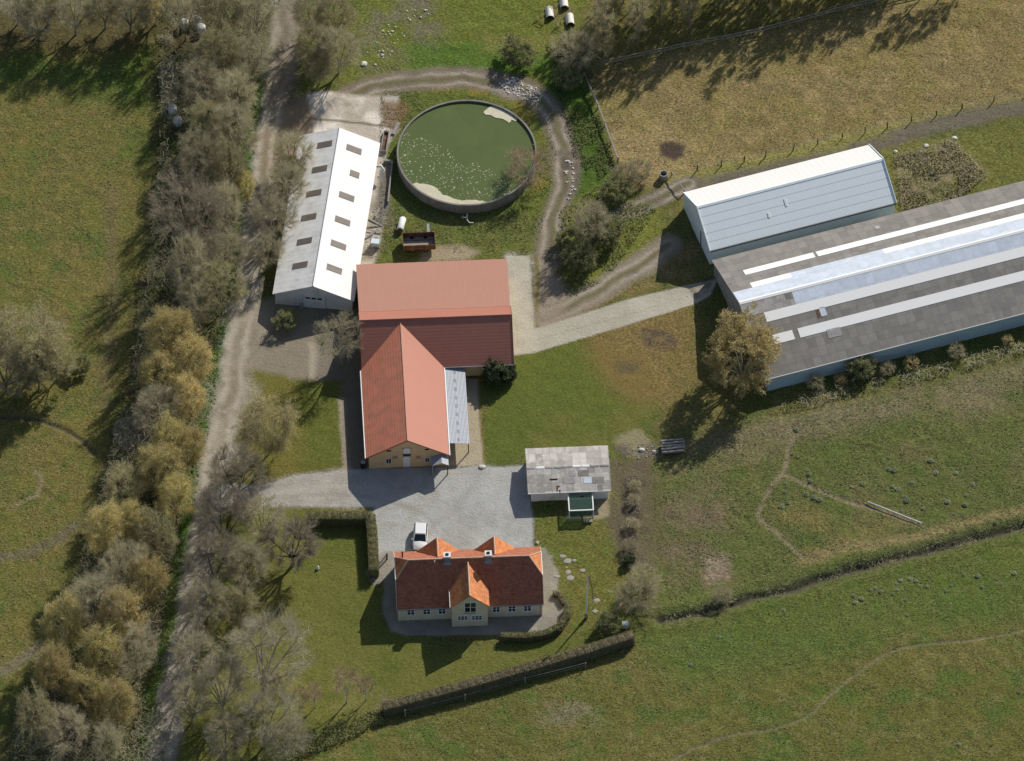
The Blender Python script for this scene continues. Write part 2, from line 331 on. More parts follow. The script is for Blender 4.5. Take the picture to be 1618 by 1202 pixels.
# lawns
area([(812,560),(930,535),(1010,560),(1045,620),(1010,700),(968,716),(835,716),(768,735),(765,590)], alb(92, 100, 42), 2, .6, grass=.55); area([(812,560),(930,535),(1010,560),(1045,620),(1010,700),(968,716),(835,716),(768,735),(765,590)], alb(80, 94, 38), 2, .6, 0, .5, 6, 24)
area([(920,535),(1000,500),(1095,482),(1100,600),(1050,640),(1000,640),(940,590)], alb(118, 102, 58), 3, .8, 0, .95, 6, 25, thr=(.2, .45)); area([(1005,520),(1070,520),(1068,550),(1030,555)], alb(84, 74, 58), 1, .5, 0, .8, 2, 26)
area([(975,570),(1010,575),(1005,592),(980,590)], alb(90, 82, 60), 1, .5, 0, .7)
area([(835,650),(1040,640),(1015,700),(968,712),(835,712)], alb(108, 102, 54), 2, .8, 0, .6, 4, 27)
area([(378,575),(490,570),(538,600),(545,742),(470,748),(400,750),(370,660)], alb(104, 100, 46), 1.2, .6, grass=.65); area([(470,600),(536,600),(545,742),(480,744)], alb(88, 96, 40), 2, .8, 0, .8)
area([(330,810),(500,800),(590,830),(600,980),(700,1030),(1000,990),(800,1070),(600,1118),(420,1190),(250,1290),(262,1080)], alb(92, 98, 43), 2, .6, grass=.6); area([(330,810),(500,800),(590,830),(600,980),(700,1030),(1000,990),(800,1070),(600,1118),(420,1190),(250,1290)], alb(110, 106, 52), 2, .6, 0, .45, 5, 28)
area([(280,900),(420,900),(480,1000),(560,1060),(580,1120),(420,1190),(250,1290)], alb(122, 116, 66), 5, 1, 0, .75, 4, 29)
area([(845,815),(960,815),(985,900),(990,985),(900,1000),(880,950),(862,880)], alb(92, 98, 42), 1.5, .5); area([(845,815),(960,815),(985,900),(990,985),(900,1000),(880,950),(862,880)], alb(108, 98, 50), 1.5, .5, 0, .6, 3, 30)
area([(600,1095),(640,1110),(660,1160),(615,1165),(590,1130)], alb(116, 104, 82), 2, .8, 0, .7, 2, 31)
# kitchen garden and pastures on the right
area([(965,728),(1035,730),(1045,800),(1060,900),(1020,900),(985,890),(955,815)], alb(101, 92, 68), 1.5, .6, 0, .95, 3, 103, thr=(.1, .45), grass=.5); area([(965,728),(1035,730),(1045,800),(1060,900),(985,890)], alb(84, 76, 62), 1.5, .6, 0, .6, 2, 33)
PR = area([(1030,735),(1180,670),(1400,620),(1720,560),(1720,815),(1500,862),(1330,905),(1180,945),(1058,975),(1040,880)], alb(88, 93, 46), 2, .8); prm = np.clip(PR/2+.5, 0, 1)
blotch(7, 34, alb(102, 97, 58), .47, .62, .6, prm); blotch(2, 35, alb(78, 92, 40), .5, .68, .6, prm)
strip([(1040,730),(1110,715),(1200,690),(1300,665),(1420,640),(1500,632),(1640,622)], 5.5, alb(118, 106, 78), 3, 1, .5, 4, 36, thr=(.3, .55)); strip([(1180,690),(1260,675),(1350,650),(1460,625),(1540,605),(1640,575)], 3.5, alb(120, 109, 80), 2, 1, .5, 3, 37, thr=(.35, .55))
area([(1045,790),(1130,760),(1170,800),(1120,880),(1060,930),(1040,860)], alb(108, 94, 70), 3, 1, 0, .8, 3, 38); area([(1110,880),(1150,875),(1150,915),(1115,920)], alb(140, 122, 98), 1.5, .6, 0, .7)
area([(1230,800),(1440,830),(1300,890),(1240,880)], alb(122, 106, 60), 3, 1, 0, .7, 4, 39)
for ln, wd in (([(1262,682),(1248,705),(1240,740),(1222,765),(1205,795),(1200,815),(1225,840),(1270,880)], .6), ([(1238,748),(1280,768),(1340,792),(1400,808),(1452,828)], .65)):
    d = strip(ln, wd, alb(132, 119, 92), .5, .2, .85, 1.5, 99, thr=(.15, .4), grass=.4); Z -= .1*np.clip(d/.3+.5, 0, 1)
strip([(1265,888),(1340,865),(1440,850),(1540,825),(1640,800)], 1.6, alb(126, 112, 72), 1.2, .6, .8)
LP = area([(1000,1005),(1060,985),(1180,955),(1330,915),(1500,872),(1720,815),(1720,1320),(300,1320),(500,1185),(610,1135)], alb(92, 92, 42), 2, .8); lpm = np.clip(LP/2+.5, 0, 1)
blotch(8, 40, alb(104, 97, 50), .47, .62, .6, lpm); blotch(3, 41, alb(72, 92, 36), .52, .66, .65, lpm); blotch(1.2, 42, alb(116, 112, 64), .55, .7, .4, lpm)
area([(1000,1010),(1180,958),(1500,880),(1720,820),(1720,980),(1430,1000),(1240,1060),(1080,1090)], alb(80, 95, 40), 5, 1, 0, .65)
area([(850,1115),(945,1110),(945,1145),(850,1145)], alb(124, 112, 86), 2, 1, 0, .7, 2, 43)
d = strip([(1040,1215),(1090,1185),(1160,1160),(1216,1152),(1275,1132),(1310,1100),(1360,1058),(1410,1028),(1470,1016),(1540,1010),(1640,992)], .42, alb(124, 114, 88), .3, .12, .6, grass=.3, k=8); Z -= .12*np.clip(d/.3+.5, 0, 1)
strip([(1240,1052),(1340,1020),(1420,1000),(1500,975),(1640,930)], .35, alb(72, 86, 36), .3, .2, .7)
# ditch
DL = smooth_line(to_xy([(1045,980),(1075,973),(1120,964),(1180,945),(1260,925),(1330,905),(1400,885),(1500,860),(1640,826)]), 6)
dd = -sdf(DL, False, .5); Z -= .6*np.exp(-(dd/.6)**2)*(dd < 20); Z += .10*np.exp(-((dd-1.9)/.7)**2)*(dd < 20)
lay(np.exp(-(dd/2.2)**2)*.4, alb(82, 96, 42)); lay(np.exp(-(dd/.9)**2)*.9, alb(80, 74, 60), .3)
d2 = -sdf(DL, False, .3)
# faint rings and wheel ruts in the left field
d = strip([(-60,655),(0,660),(45,661),(85,672),(120,690),(150,718)], .55, alb(92, 84, 66), .3, .15, .9, grass=.2, k=8); Z -= .22*np.clip(d/.3+.5, 0, 1)
strip([(54,745),(64,752),(65,768),(58,782),(40,790),(18,801)], .55, alb(128, 116, 84), .3, .15, .8, k=8); strip([(-60,880),(20,878),(60,868),(95,850),(118,828)], 1.5, alb(98, 92, 70), 1, .4, .7, k=6); strip([(-60,1068),(0,1062),(30,1045),(60,1020)], 1.5, alb(110, 104, 82), 1, .4, .7)
# farm road: pale wheel tracks, worn brown middle
RL = [(452,-70),(450,0),(446,60),(441,110),(436,150),(428,205),(413,300),(400,385),(386,470),(376,550),(366,610),(350,690),(336,745),(327,800),(318,870),(306,950),(290,1030),(276,1090),(262,1160),(250,1215),(230,1290)]
rw = 3.6
dr = strip(RL, rw, alb(154, 147, 134), 1.0, .9, 1, grass=.0, rid=1); dd = dr-rw/2
area([(400,480),(425,470),(520,480),(545,560),(490,600),(400,585),(372,640),(350,700),(352,600),(376,520)], alb(140, 130, 112), 1.2, .6, 0, .95, grass=.05, rid=1)
area([(415,215),(446,170),(490,150),(500,205),(470,260),(440,330),(425,400),(410,400)], alb(138, 122, 100), 1.2, .6, 0, .9, grass=.1)
for off in (-.95, .95): lay(np.exp(-((np.abs(dd)-.95)/.38)**2)*np.exp(-(np.minimum(dr, 0)/.3)**2)*.45*(dr > -.4), alb(180, 170, 152))
lay(np.exp(-(dd/.4)**2)*.55*np.clip(fbm(X, Y, 5, 92)*2.2-.5, 0, 1), alb(124, 118, 92)); blotch(1.4, 93, alb(120, 110, 94), .55, .7, .5, np.clip(dr/.5, 0, 1)); blotch(.8, 94, alb(178, 170, 154), .6, .75, .6, np.clip(dr/.5, 0, 1)); area([(350,480),(430,480),(400,720),(310,740)], alb(166, 156, 138), 1, .5, 0, .5, 2, 45)
area([(440,-20),(470,-20),(470,170),(420,170)], alb(110, 98, 84), 2, .6, 0, .6)
# muddy loop track round the tank, down to the concrete path
for pl, wd, cc in (([(555,148),(610,133),(690,124),(770,127),(830,142),(865,170),(888,215),(896,260)], 3.6, (126, 114, 98)), ([(896,250),(888,300),(872,360),(866,420),(868,480)], 3.4, (128, 117, 100)), ([(862,500),(910,478),(970,445),(1020,412),(1056,385)], 3.8, (140, 128, 110)), ([(980,335),(1020,322),(1060,302),(1090,290)], 2.6, (122, 112, 98))):
    dt = strip(pl, wd, alb(*cc), 1, .6, .95, grass=.1, rid=2); dd = dt-wd/2
    lay(np.exp(-((np.abs(dd)-.85)/.3)**2)*.75*(dt > -.3)*np.clip(fbm(X, Y, 2.5, 91)*2-.3, .2, 1), alb(168, 158, 142)); lay(np.exp(-(dd/.4)**2)*.7*(dt > -.3), alb(100, 98, 62)); Z -= .07*np.exp(-((np.abs(dd)-.85)/.3)**2)*(dt > -.3)
area([(885,240),(912,235),(915,290),(905,325),(888,320)], alb(98, 88, 78), 1, .5, 0, .7, 2, 46); area([(845,405),(880,420),(900,470),(880,510),(848,515)], alb(146, 134, 116), 1, .5, 0, .9, grass=.1, rid=2)
# pale concrete apron behind the white shed, manure pad
dc = area([(486,152),(520,143),(562,150),(632,151),(628,205),(612,232),(610,330),(590,420),(560,420),(560,220),(500,215)], alb(186, 176, 162), .6, .4, 0, .95, grass=0, rid=3)
area([(486,152),(520,143),(562,150),(632,151),(628,205),(500,215)], alb(222, 213, 200), .8, .6, 0, .85, 2.5, 47, thr=(.42, .6)); area([(540,150),(575,150),(580,190),(540,185)], alb(140, 130, 110), .8, .5, 0, .6, 1.5, 48)
area([(605,160),(640,158),(650,175),(625,210),(605,195)], alb(120, 98, 66), .8, .5, 0, .85, grass=.4); strip([(496,188),(545,192),(600,198),(628,202)], .35, alb(96, 84, 60), .25, .15, .9)
area([(590,300),(610,255),(612,330),(585,412),(568,412)], alb(132, 122, 100), .8, .4, 0, .8, 1.5, 49)
area([(606,256),(621,258),(613,330),(600,360),(590,350)], alb(118, 112, 104), .5, .3, 0, .9, grass=.1)
# concrete path
cp = [(798,404),(836,405),(846,519),(1000,471),(1095,449),(1134,441),(1122,467),(1096,481),(845,557),(812,561)]
area(cp, alb(182, 176, 160), .2, .1, 0, 1, grass=0, rid=4); area(cp, alb(164, 159, 142), .4, .1, 0, .6, 3, 50); strip([(846,538),(925,515),(1010,492),(1095,466)], .12, alb(120, 114, 98), .15, .15, .35); area([(800,400),(840,405),(842,440),(800,450)], alb(190, 182, 168), 1, .5, 0, .6, 2, 51)
area([(1090,452),(1128,443),(1122,466),(1098,476)], alb(110, 92, 78), .5, .5, 0, .8, 1.2, 52)
strip([(846,405),(850,440),(848,515)], .5, alb(116, 106, 62), .3, .1, .9)
# gravel yard and drive
blotch(3, 95, alb(136, 128, 100), .55, .7, .0)
yd = [(424,765),(470,749),(550,744),(580,738),(706,738),(768,737),(836,735),(838,790),(843,818),(843,868),(870,880),(860,900),(600,905),(592,800),(500,800),(450,798),(340,800),(335,765)]
area(yd, alb(167, 168, 163), .4, .35, 0, 1, grass=.12, rid=5); area(yd, alb(174, 172, 165), 1, .5, 0, .6, 4, 53); area([(700,740),(800,738),(820,760),(720,780)], alb(164, 152, 132), 2, .6, 0, .6, 3, 54); area([(424,765),(470,749),(550,744),(560,800),(450,798),(340,800)], alb(172, 162, 146), 1.5, .6, 0, .8)
ydm = np.clip(sdf(to_xy(yd), True, .35)/.5, 0, 1); blotch(5, 96, alb(142, 139, 128), .5, .68, .45, ydm); blotch(1.2, 97, alb(176, 175, 170), .58, .72, .4, ydm); strip([(430,778),(520,768),(600,772),(690,790),(720,830)], .5, alb(178, 172, 160), .5, .3, .5); strip([(430,786),(520,780),(600,788),(670,812),(690,840)], .5, alb(140, 135, 122), .5, .3, .4); strip([(760,745),(740,780),(700,820),(668,850)], 1.0, alb(144, 138, 124), .8, .4, .35)
area([(590,800),(640,790),(680,800),(640,830),(595,840)], alb(146, 140, 122), 1.5, .6, 0, .5, 2, 55)
# drive strip beside the barn, worn gravel north of it
area([(488,540),(520,540),(522,585),(508,602),(490,595)], alb(168, 158, 138), .6, .3, 0, .9, grass=.1); area([(534,628),(545,628),(555,742),(544,744)], alb(162, 150, 130), .4, .2, 0, .95, grass=.1, rid=6)
area([(500,480),(580,480),(580,740),(548,740),(540,600),(500,600)], alb(120, 112, 100), 1, .4, 0, .8, grass=.1)
# paved strip beside the lean-to, terrace round the house
pv = [(700,590),(757,600),(758,640),(766,735),(706,737)]
area(pv, alb(172, 160, 136), .25, .12, 0, 1, grass=0, rid=6); strip([(757,600),(758,640),(767,737)], .4, alb(110, 100, 52), .25, .15, .9)
tr = [(606,878),(630,872),(860,865),(882,905),(880,932),(893,948),(897,975),(885,994),(840,1006),(798,1002),(640,1004),(618,996),(606,970)]
area(tr, alb(150, 144, 132), .3, .2, 0, 1, grass=0, rid=7); area(tr, alb(128, 122, 108), .6, .2, 0, .6, 2, 56); area([(606,870),(640,870),(625,905),(590,925),(580,905)], alb(150, 143, 130), .6, .3, 0, .9, grass=.1)
area([(896,790),(962,780),(962,815),(930,822),(898,820)], alb(152, 140, 112), .6, .3, 0, .9, grass=.2)
# round spots of thin grass: stones, fodder, dark ones along the garden row
for (a, b, rr, cc, op) in ((1000,700,2.2,(146,136,104),.8),(1020,715,1.5,(110,100,84),.7),(985,712,1,(96,86,74),.8),(1000,765,1.2,(70,62,54),.7),(998,810,1.2,(74,66,58),.7),(995,850,1.2,(74,66,58),.7),(890,20,2,(112,104,70),.6),(860,500,1.5,(140,130,112),.6),(800,140,2.0,(150,142,134),.5)):
    p = G(a, b); dq = np.hypot(X-p.x+WX*2, Y-p.y+WY*2); lay(np.clip((rr-dq)/1.0+.5, 0, 1)*op, alb(*cc), .3)

gk = np.clip(GR, 0, 1)[..., None]; ALB = ALB*(1-gk)+ALB*np.array([1.12, 1.10, 1.36])*gk
# small relief: tussocky where there is grass
Z += (fbm(X, Y, 1.1, 61, 3)-.5)*.22*GR + (fbm(X, Y, 12, 62, 3)-.5)*.5*np.clip(GR, 0, 1)*(PR > 0)
p = G(738, 245); g0, g1 = G(1480, 275), 5.5; Z += .7*np.exp(-(np.hypot((X-g0.x)/1.3, Y-g0.y)/g1)**2)*(.6+.8*fbm(X, Y, 2, 98)); Z = np.where(np.hypot(X-p.x, Y-p.y) < 10, np.minimum(Z, 0), Z)
Z *= np.clip(np.minimum(np.minimum(X-GX0, GX1-X), np.minimum(Y-GY0, GY1-Y))/4, 0, 1)
names = {0: 'ground', 1: 'farm_road', 2: 'dirt_track', 3: 'concrete_apron', 4: 'concrete_path', 5: 'gravel_yard', 6: 'paved_strip', 7: 'terrace_paving'}
gm = NT('ground_surface')
ca = gm.n('Attribute', _attribute_name='albedo').outputs['Color']; ga = gm.n('Attribute', _attribute_name='grass').outputs['Fac']
nA = gm.noise(.55, 8, .7); nB = gm.noise(2.4, 6, .72); nC = gm.noise(3.6, 5, .75, gm.mapping((.8, 1.25, 1), (0, 0, .2)))
f = gm.math('MULTIPLY_ADD', nA, .5, .75); f = gm.math('MULTIPLY', f, gm.math('ADD', 1, gm.math('MULTIPLY', gm.math('SUBTRACT', gm.ramp(nB, .25, .75), .5), gm.math('MULTIPLY_ADD', ga, .56, .12))))
amp = gm.math('MULTIPLY_ADD', ga, 1.0, .12); f = gm.math('MULTIPLY', f, gm.math('ADD', 1, gm.math('MULTIPLY', amp, gm.math('SUBTRACT', gm.ramp(nC, .36, .64), .5))))
c2 = gm.scale(ca, f)
warm = gm.mix(1, c2, (1.10, .99, 1.02), 'MULTIPLY'); green = gm.mix(1, c2, (.92, 1.03, .94), 'MULTIPLY')
hue = gm.mix(gm.ramp(gm.noise(1.3, 6, .75), .35, .65), green, warm)
c2 = gm.mix(ga, c2, hue)
gm.bump(gm.math('ADD', gm.math('MULTIPLY', nB, .6), gm.math('MULTIPLY', nC, .5)), .8, .2)
M['ground'] = gm.out(c2, .95, Specular_IOR_Level=.1)
ny, nx = X.shape; idx = np.arange(nx*ny).reshape(ny, nx)
quads = np.stack([idx[:-1, :-1], idx[:-1, 1:], idx[1:, 1:], idx[1:, :-1]], -1).reshape(-1, 4)
frid = RID[:-1, :-1].reshape(-1)
for k, nm in names.items():
    q = quads[frid == k]
    if not len(q): continue
    used, inv = np.unique(q, return_inverse=True); inv = inv.reshape(-1)
    me = bpy.data.meshes.new(nm); me.vertices.add(len(used)); me.loops.add(len(inv)); me.polygons.add(len(q))
    co = np.stack([X.reshape(-1)[used], Y.reshape(-1)[used], Z.reshape(-1)[used]], -1)
    me.vertices.foreach_set('co', co.astype(np.float32).reshape(-1)); me.loops.foreach_set('vertex_index', inv.astype(np.int32))
    me.polygons.foreach_set('loop_start', np.arange(0, len(inv), 4, dtype=np.int32)); me.polygons.foreach_set('use_smooth', np.ones(len(q), bool))
    me.update(calc_edges=True)
    a = me.attributes.new('albedo', 'FLOAT_COLOR', 'POINT'); cc = np.concatenate([ALB.reshape(-1, 3)[used], np.ones((len(used), 1))], 1)
    a.data.foreach_set('color', cc.astype(np.float32).reshape(-1)); a = me.attributes.new('grass', 'FLOAT', 'POINT'); a.data.foreach_set('value', GR.reshape(-1)[used].astype(np.float32))
    me.materials.append(M['ground']); o = bpy.data.objects.new(nm, me); col.objects.link(o); tag(o, kind='structure')
def gz(x, y):
    i = int(np.clip(round((x-GX0)/GS), 0, nx-1)); j = int(np.clip(round((y-GY0)/GS), 0, ny-1)); return float(Z[j, i])
# far land, down to the horizon, a little below the modelled ground
b = MB(); E_ = 4000
b.add([(-E_,-E_,-.05),(E_,-E_,-.05),(E_,E_,-.05),(-E_,E_,-.05),(GX0+.1,GY0+.1,-.05),(GX1-.1,GY0+.1,-.05),(GX1-.1,GY1-.1,-.05),(GX0+.1,GY1-.1,-.05)], [(0,1,5,4),(1,2,6,5),(2,3,7,6),(3,0,4,7)])
o = tag(b.build('far_land', M['ground']), kind='structure')
a = o.data.attributes.new('albedo', 'FLOAT_COLOR', 'POINT'); a.data.foreach_set('color', [*(v*k for v, k in zip(alb(92, 92, 45), (1.06, 1.03, 1.3))), 1.0]*8); a = o.data.attributes.new('grass', 'FLOAT', 'POINT'); a.data.foreach_set('value', [1.0]*8)

# ------------------------------------------------------------------ buildings
class Frame:
    """a building's own axes: x along one wall, y across it, with measurements read off the photograph"""
    def __init__(s, name, o, rz, **kw):
        s.o = empty(name, (o[0], o[1], 0), rz, **kw); s.m = Matrix.Translation((o[0], o[1], 0)) @ Matrix.Rotation(rz, 4, 'Z'); s.i = s.m.inverted()
    def loc(s, px, py, z=0): return s.i @ G(px, py, z)
    def hit(s, px, py, p0, n):
        a, b = s.i @ Vector(CAM), s.i @ G(px, py, 0); d = b-a; n = Vector(n); p0 = Vector(p0)
        return a+d*((p0-a).dot(n)/d.dot(n))
    def wall(s, px, py, y): return s.hit(px, py, (0, y, 0), (0, 1, 0))
def window(fr, par, u0, u1, z0, z1, y, cols=2, rows=2, mat='white_paint', name='window', depth=.06, pane='glass', ft=.07):
    """window in a wall facing -y at plane y: frame bars proud of the wall, panes set in"""
    b = MB(); y0, y1 = y-depth, y+.02
    b.box(u0, u1, y0, y1, z1-ft, z1); b.box(u0, u1, y0-.03, y1, z0, z0+ft)
    b.box(u0, u0+ft, y0, y1, z0+ft, z1-ft); b.box(u1-ft, u1, y0, y1, z0+ft, z1-ft)
    for i in range(1, cols):
        c = u0+(u1-u0)*i/cols; b.box(c-ft*.45, c+ft*.45, y0+.01, y1, z0+ft, z1-ft)
    for j in range(1, rows):
        c = z0+(z1-z0)*j/rows
        for i in range(cols):
            a = u0+(u1-u0)*i/cols+(ft if i == 0 else ft*.45); e = u0+(u1-u0)*(i+1)/cols-(ft if i == cols-1 else ft*.45); b.box(a, e, y0+.02, y1, c-ft*.35, c+ft*.35)
    f = b.build(name, M[mat], par)
    p = MB(); p.box(u0+ft*.5, u1-ft*.5, y-.02, y+.03, z0+ft*.5, z1-ft*.5); p.build('pane', M[pane], f)
    return f

# --- white cow shed by the road
a, b_, c = G(430.7, 463.1, 2.3), G(559.4, 477.3, 2.3), G(600.7, 226.9, 2.3)
d = (c-b_).normalized(); rz = math.atan2(-d.x, d.y); W1 = (b_-a).dot(Vector((d.y, -d.x, 0))); L1 = (c-b_).length; mid = (a+b_)/2
org = mid-Vector((d.y, -d.x, 0))*W1/2
f1 = Frame('cow_shed', org, rz, label='long white cow shed beside the farm road with two rows of brown rooflights', cat='farm building')
H1, R1 = 2.3, 4.65
wb = MB(); wb.prism([(.3, -.3), (W1-.3, -.3), (W1-.3, H1-.1), (W1/2, R1-.2), (.3, H1-.1)], .3, L1-.3, 'y'); wb.build('wall', M['white_wall'], f1.o)
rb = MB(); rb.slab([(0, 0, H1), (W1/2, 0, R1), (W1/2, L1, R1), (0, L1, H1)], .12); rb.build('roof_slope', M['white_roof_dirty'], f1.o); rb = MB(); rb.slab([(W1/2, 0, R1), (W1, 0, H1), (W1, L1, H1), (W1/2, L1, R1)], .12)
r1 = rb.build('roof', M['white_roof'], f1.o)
cb = MB(); cb.tube([(W1/2, 0, R1+.01), (W1/2, L1, R1+.01)], .1, 6); cb.build('ridge_cap', M['white_roof'], r1)
M['rooflight'] = sheet('brown_rooflight', (.21, .175, .15), 'y', .12, amp=.15, bump=.3, var=.2, dirt=(.3, .25, .19), dirt_amt=.5, rough=.5)
sl = (R1-H1)/(W1/2)
for side, pts in ((1, [(559.5,236),(560.5,275),(548,310.5),(541.5,349),(535,387),(528.5,425)]), (-1, [(513,228),(505,267),(496,305),(488,343),(481,381),(474,419)])):
    for k, (px, py) in enumerate(pts):
        n = Vector((sl*side, 0, 1)); q = f1.hit(px, py, (W1/2, 0, R1), n); hw = .62 if (side, k) == (1, 1) else 1.0
        z = lambda x: R1-abs(x-W1/2)*sl+.05
        s = MB(); s.slab([(q.x-hw, q.y-.5, z(q.x-hw)), (q.x+hw, q.y-.5, z(q.x+hw)), (q.x+hw, q.y+.5, z(q.x+hw)), (q.x-hw, q.y+.5, z(q.x-hw))], .05); s.build('rooflight', M['rooflight'], f1.o)
p, q = f1.wall(479.5, 483, .3), f1.wall(514, 483, .3)
s = MB(); s.box(p.x, q.x, .2, .32, -.1, 2.35); dr_ = s.build('garage_door', M['white_wall'], f1.o)
for k in range(3):
    u = p.x+(q.x-p.x)*(.10+.27*k); s = MB(); s.box(u, u+(q.x-p.x)*.21, .18, .22, 1.75, 2.05); s.build('window', M['glass'], dr_)
for u in (p.x-.06, q.x+.06): s = MB(); s.box(u-.06, u+.06, .22, .32, 0, 2.4); s.build('door_post', M['blue_wall'], f1.o)
s = MB(); v = f1.loc(477, 484); s.box(v.x-.25, v.x+.25, -.25, .2, 0, .7); s.build('feed_chute', M['steel'], f1.o)
s = MB(); v = f1.loc(599.5, 262, 2.0); pth = [(W1-.3, v.y, 1.7), (W1+.55, v.y+.05, 2.0), (W1+.95, v.y-.25, 1.6), (W1+.75, v.y-.8, 1.0), (W1+.2, v.y-.95, .7)]
s.tube(pth, .17, 8); s.build('vent_pipe', M['white_paint'], f1.o, True)

# --- pale blue machine hall
a, b_, c = G(1081.2, 303.4, 3.0), G(1121.9, 396.6, 3.0), G(1416.6, 320.5, 3.0)
d = (c-b_).normalized(); W2 = (a-b_).dot(Vector((-d.y, d.x, 0))); L2 = (c-b_).length
f2 = Frame('machine_hall', b_, math.atan2(d.y, d.x), label='tall machine hall with pale blue roof slope facing the camera and grey walls', cat='farm building')
H2, R2 = 3.0, 6.05
wb = MB(); wb.prism([(.2, -.3), (W2-.2, -.3), (W2-.2, H2-.08), (W2/2, R2-.18), (.2, H2-.08)], .06, .16, 'x'); wb.build('gable_wall', M['pale_wall'], f2.o)
wb = MB(); wb.prism([(.2, -.3), (W2-.2, -.3), (W2-.2, H2-.08), (W2/2, R2-.18), (.2, H2-.08)], .16, L2-.2, 'x'); wb.build('wall', M['greygreen_wall'], f2.o)
rb = MB(); rb.slab([(0, 0, H2), (L2, 0, H2), (L2, W2/2, R2), (0, W2/2, R2)], .1); rs = rb.build('roof', M['blue_roof'], f2.o)
rb = MB(); rb.slab([(L2, W2, H2), (0, W2, H2), (0, W2/2, R2), (L2, W2/2, R2)], .1); rb.build('roof_slope', M['cream_roof'], f2.o)
cb = MB(); cb.slab([(0, W2/2-.28, R2-.12), (L2, W2/2-.28, R2-.12), (L2, W2/2, R2+.04), (0, W2/2, R2+.04)], .03); cb.slab([(L2, W2/2+.28, R2-.12), (0, W2/2+.28, R2-.12), (0, W2/2, R2+.04), (L2, W2/2, R2+.04)], .03); cb.build('ridge_cap', M['blue_roof'], rs)
for x in (-.02, L2+.02):
    for y in (-.02, W2+.02): vb = MB(); vb.bar((x, y, H2+.03), (x, W2/2, R2+.05), .1, .16); vb.build('verge_trim', M['pale_wall'], f2.o)
gb = MB(); gb.tube([(0, -.08, H2-.1), (L2, -.08, H2-.1)], .08, 6); gb.build('gutter', M['wood_dark'], f2.o)
p = f2.hit(1107.5, 385, (.06, 0, 0), (1, 0, 0)); s = MB(); s.box(.0, .07, p.y-.08, p.y+.10, 0, 2.9); s.build('door_rail', M['black'], f2.o)
s = MB(); s.box(.01, .06, p.y+.1, p.y+3.6, 0, 2.9); s.build('sliding_door', M['pale_wall'], f2.o)
sl2 = (R2-H2)/(W2/2)
for px, py, l in ((1241.5, 320, .9), (1215, 340, .6)):
    q = f2.hit(px, py, (0, W2/2, R2), (0, -sl2, 1)); s = MB(); zz = lambda y: H2+y*sl2+.06
    s.slab([(q.x-.14, q.y-l/2, zz(q.y-l/2)), (q.x+.14, q.y-l/2, zz(q.y-l/2)), (q.x+.14, q.y+l/2, zz(q.y+l/2)), (q.x-.14, q.y+l/2, zz(q.y+l/2))], .06); s.build('roof_patch', M['white_sheet'], f2.o)

# --- big grey barn with white rooflight strips
a, b_, c = G(1126.3, 410.4, 2.75), G(1210.4, 599.8, 2.75), G(1617, 495.4, 2.75)
d = (c-b_).normalized(); W3 = (a-b_).dot(Vector((-d.y, d.x, 0))); L3 = 52.0
f3 = Frame('cattle_barn', b_, math.atan2(d.y, d.x), label='huge grey barn with long white rooflight strips and blue walls at the right edge', cat='farm building')
H3, R3 = 2.75, 6.2; sl3 = (R3-H3)/(W3/2)
wb = MB(); wb.prism([(.25, -.3), (W3-.25, -.3), (W3-.25, H3-.1), (W3/2, R3-.2), (.25, H3-.1)], .3, L3-.3, 'x'); wb.build('wall', M['blue_wall'], f3.o)
wb = MB(); wb.prism([(.22, -.3), (W3-.22, -.3), (W3-.22, H3-.1), (W3/2, R3-.2), (.22, H3-.1)], .2, .3, 'x'); wb.build('gable_wall', M['concrete'], f3.o)
zs = lambda y, e=0: H3+min(y, W3-y)*sl3+e
def on3(px, py): return f3.hit(px, py, (0, W3/2, R3), (0, -sl3, 1))
def on3n(px, py): return f3.hit(px, py, (0, W3/2, R3), (0, sl3, 1))
rb = MB(); rb.slab([(0, 0, H3), (L3, 0, H3), (L3, W3/2, R3), (0, W3/2, R3)], .12); rb.slab([(L3, W3, H3), (0, W3, H3), (0, W3/2, R3), (L3, W3/2, R3)], .12)
r3 = rb.build('roof', M['fibre'], f3.o)
def strip3(x0, x1, y0, y1, mat, name='rooflight', e=.04, side=None):
    s = MB(); p = [(x0, y0, zs(y0, e)), (x1, y0, zs(y0, e)), (x1, y1, zs(y1, e)), (x0, y1, zs(y1, e))]; s.slab(p, .035); return s.build(name, M[mat], f3.o)
q = on3n(1176, 431); strip3(q.x, on3n(1288, 403).x-.1, q.y-.55, q.y+.62, 'white_sheet'); strip3(on3n(1290.5, 403).x+.1, L3-.1, q.y-.55, q.y+.62, 'white_sheet')
q = on3n(1187, 451); x1 = on3n(1252, 437).x; x2 = on3n(1395, 397).x
strip3(q.x, x1, q.y-.5, q.y+.62, 'white_sheet'); strip3(x2, L3-.1, q.y-.5, q.y+.62, 'white_sheet')
strip3(x1+.02, x2-.02, q.y-.5, q.y+.62, 'clear_sheet', e=.036); strip3(.02, L3-.1, W3/2+.28, q.y-.52, 'clear_sheet', e=.036)
s = MB(); s.slab([(-.02, W3/2-.32, R3-.04), (L3, W3/2-.32, R3-.04), (L3, W3/2, R3+.08), (-.02, W3/2, R3+.08)], .03); s.slab([(L3, W3/2+.27, R3-.03), (-.02, W3/2+.27, R3-.03), (-.02, W3/2, R3+.08), (L3, W3/2, R3+.08)], .03); s.build('ridge_cap', M['white_sheet'], r3)
qc = on3(1209.4, 502); yc0, yc1 = qc.y-.62, qc.y+.72; x8 = on3(1254, 470).x
strip3(qc.x, L3-.1, yc0, yc1, 'white_sheet'); strip3(x8, L3-.1, yc1+.02, W3/2-.34, 'clear_sheet', e=.036); strip3(.02, x8-.02, yc1+.02, W3/2-.34, 'fibre_light', 'roof_patch', .03)
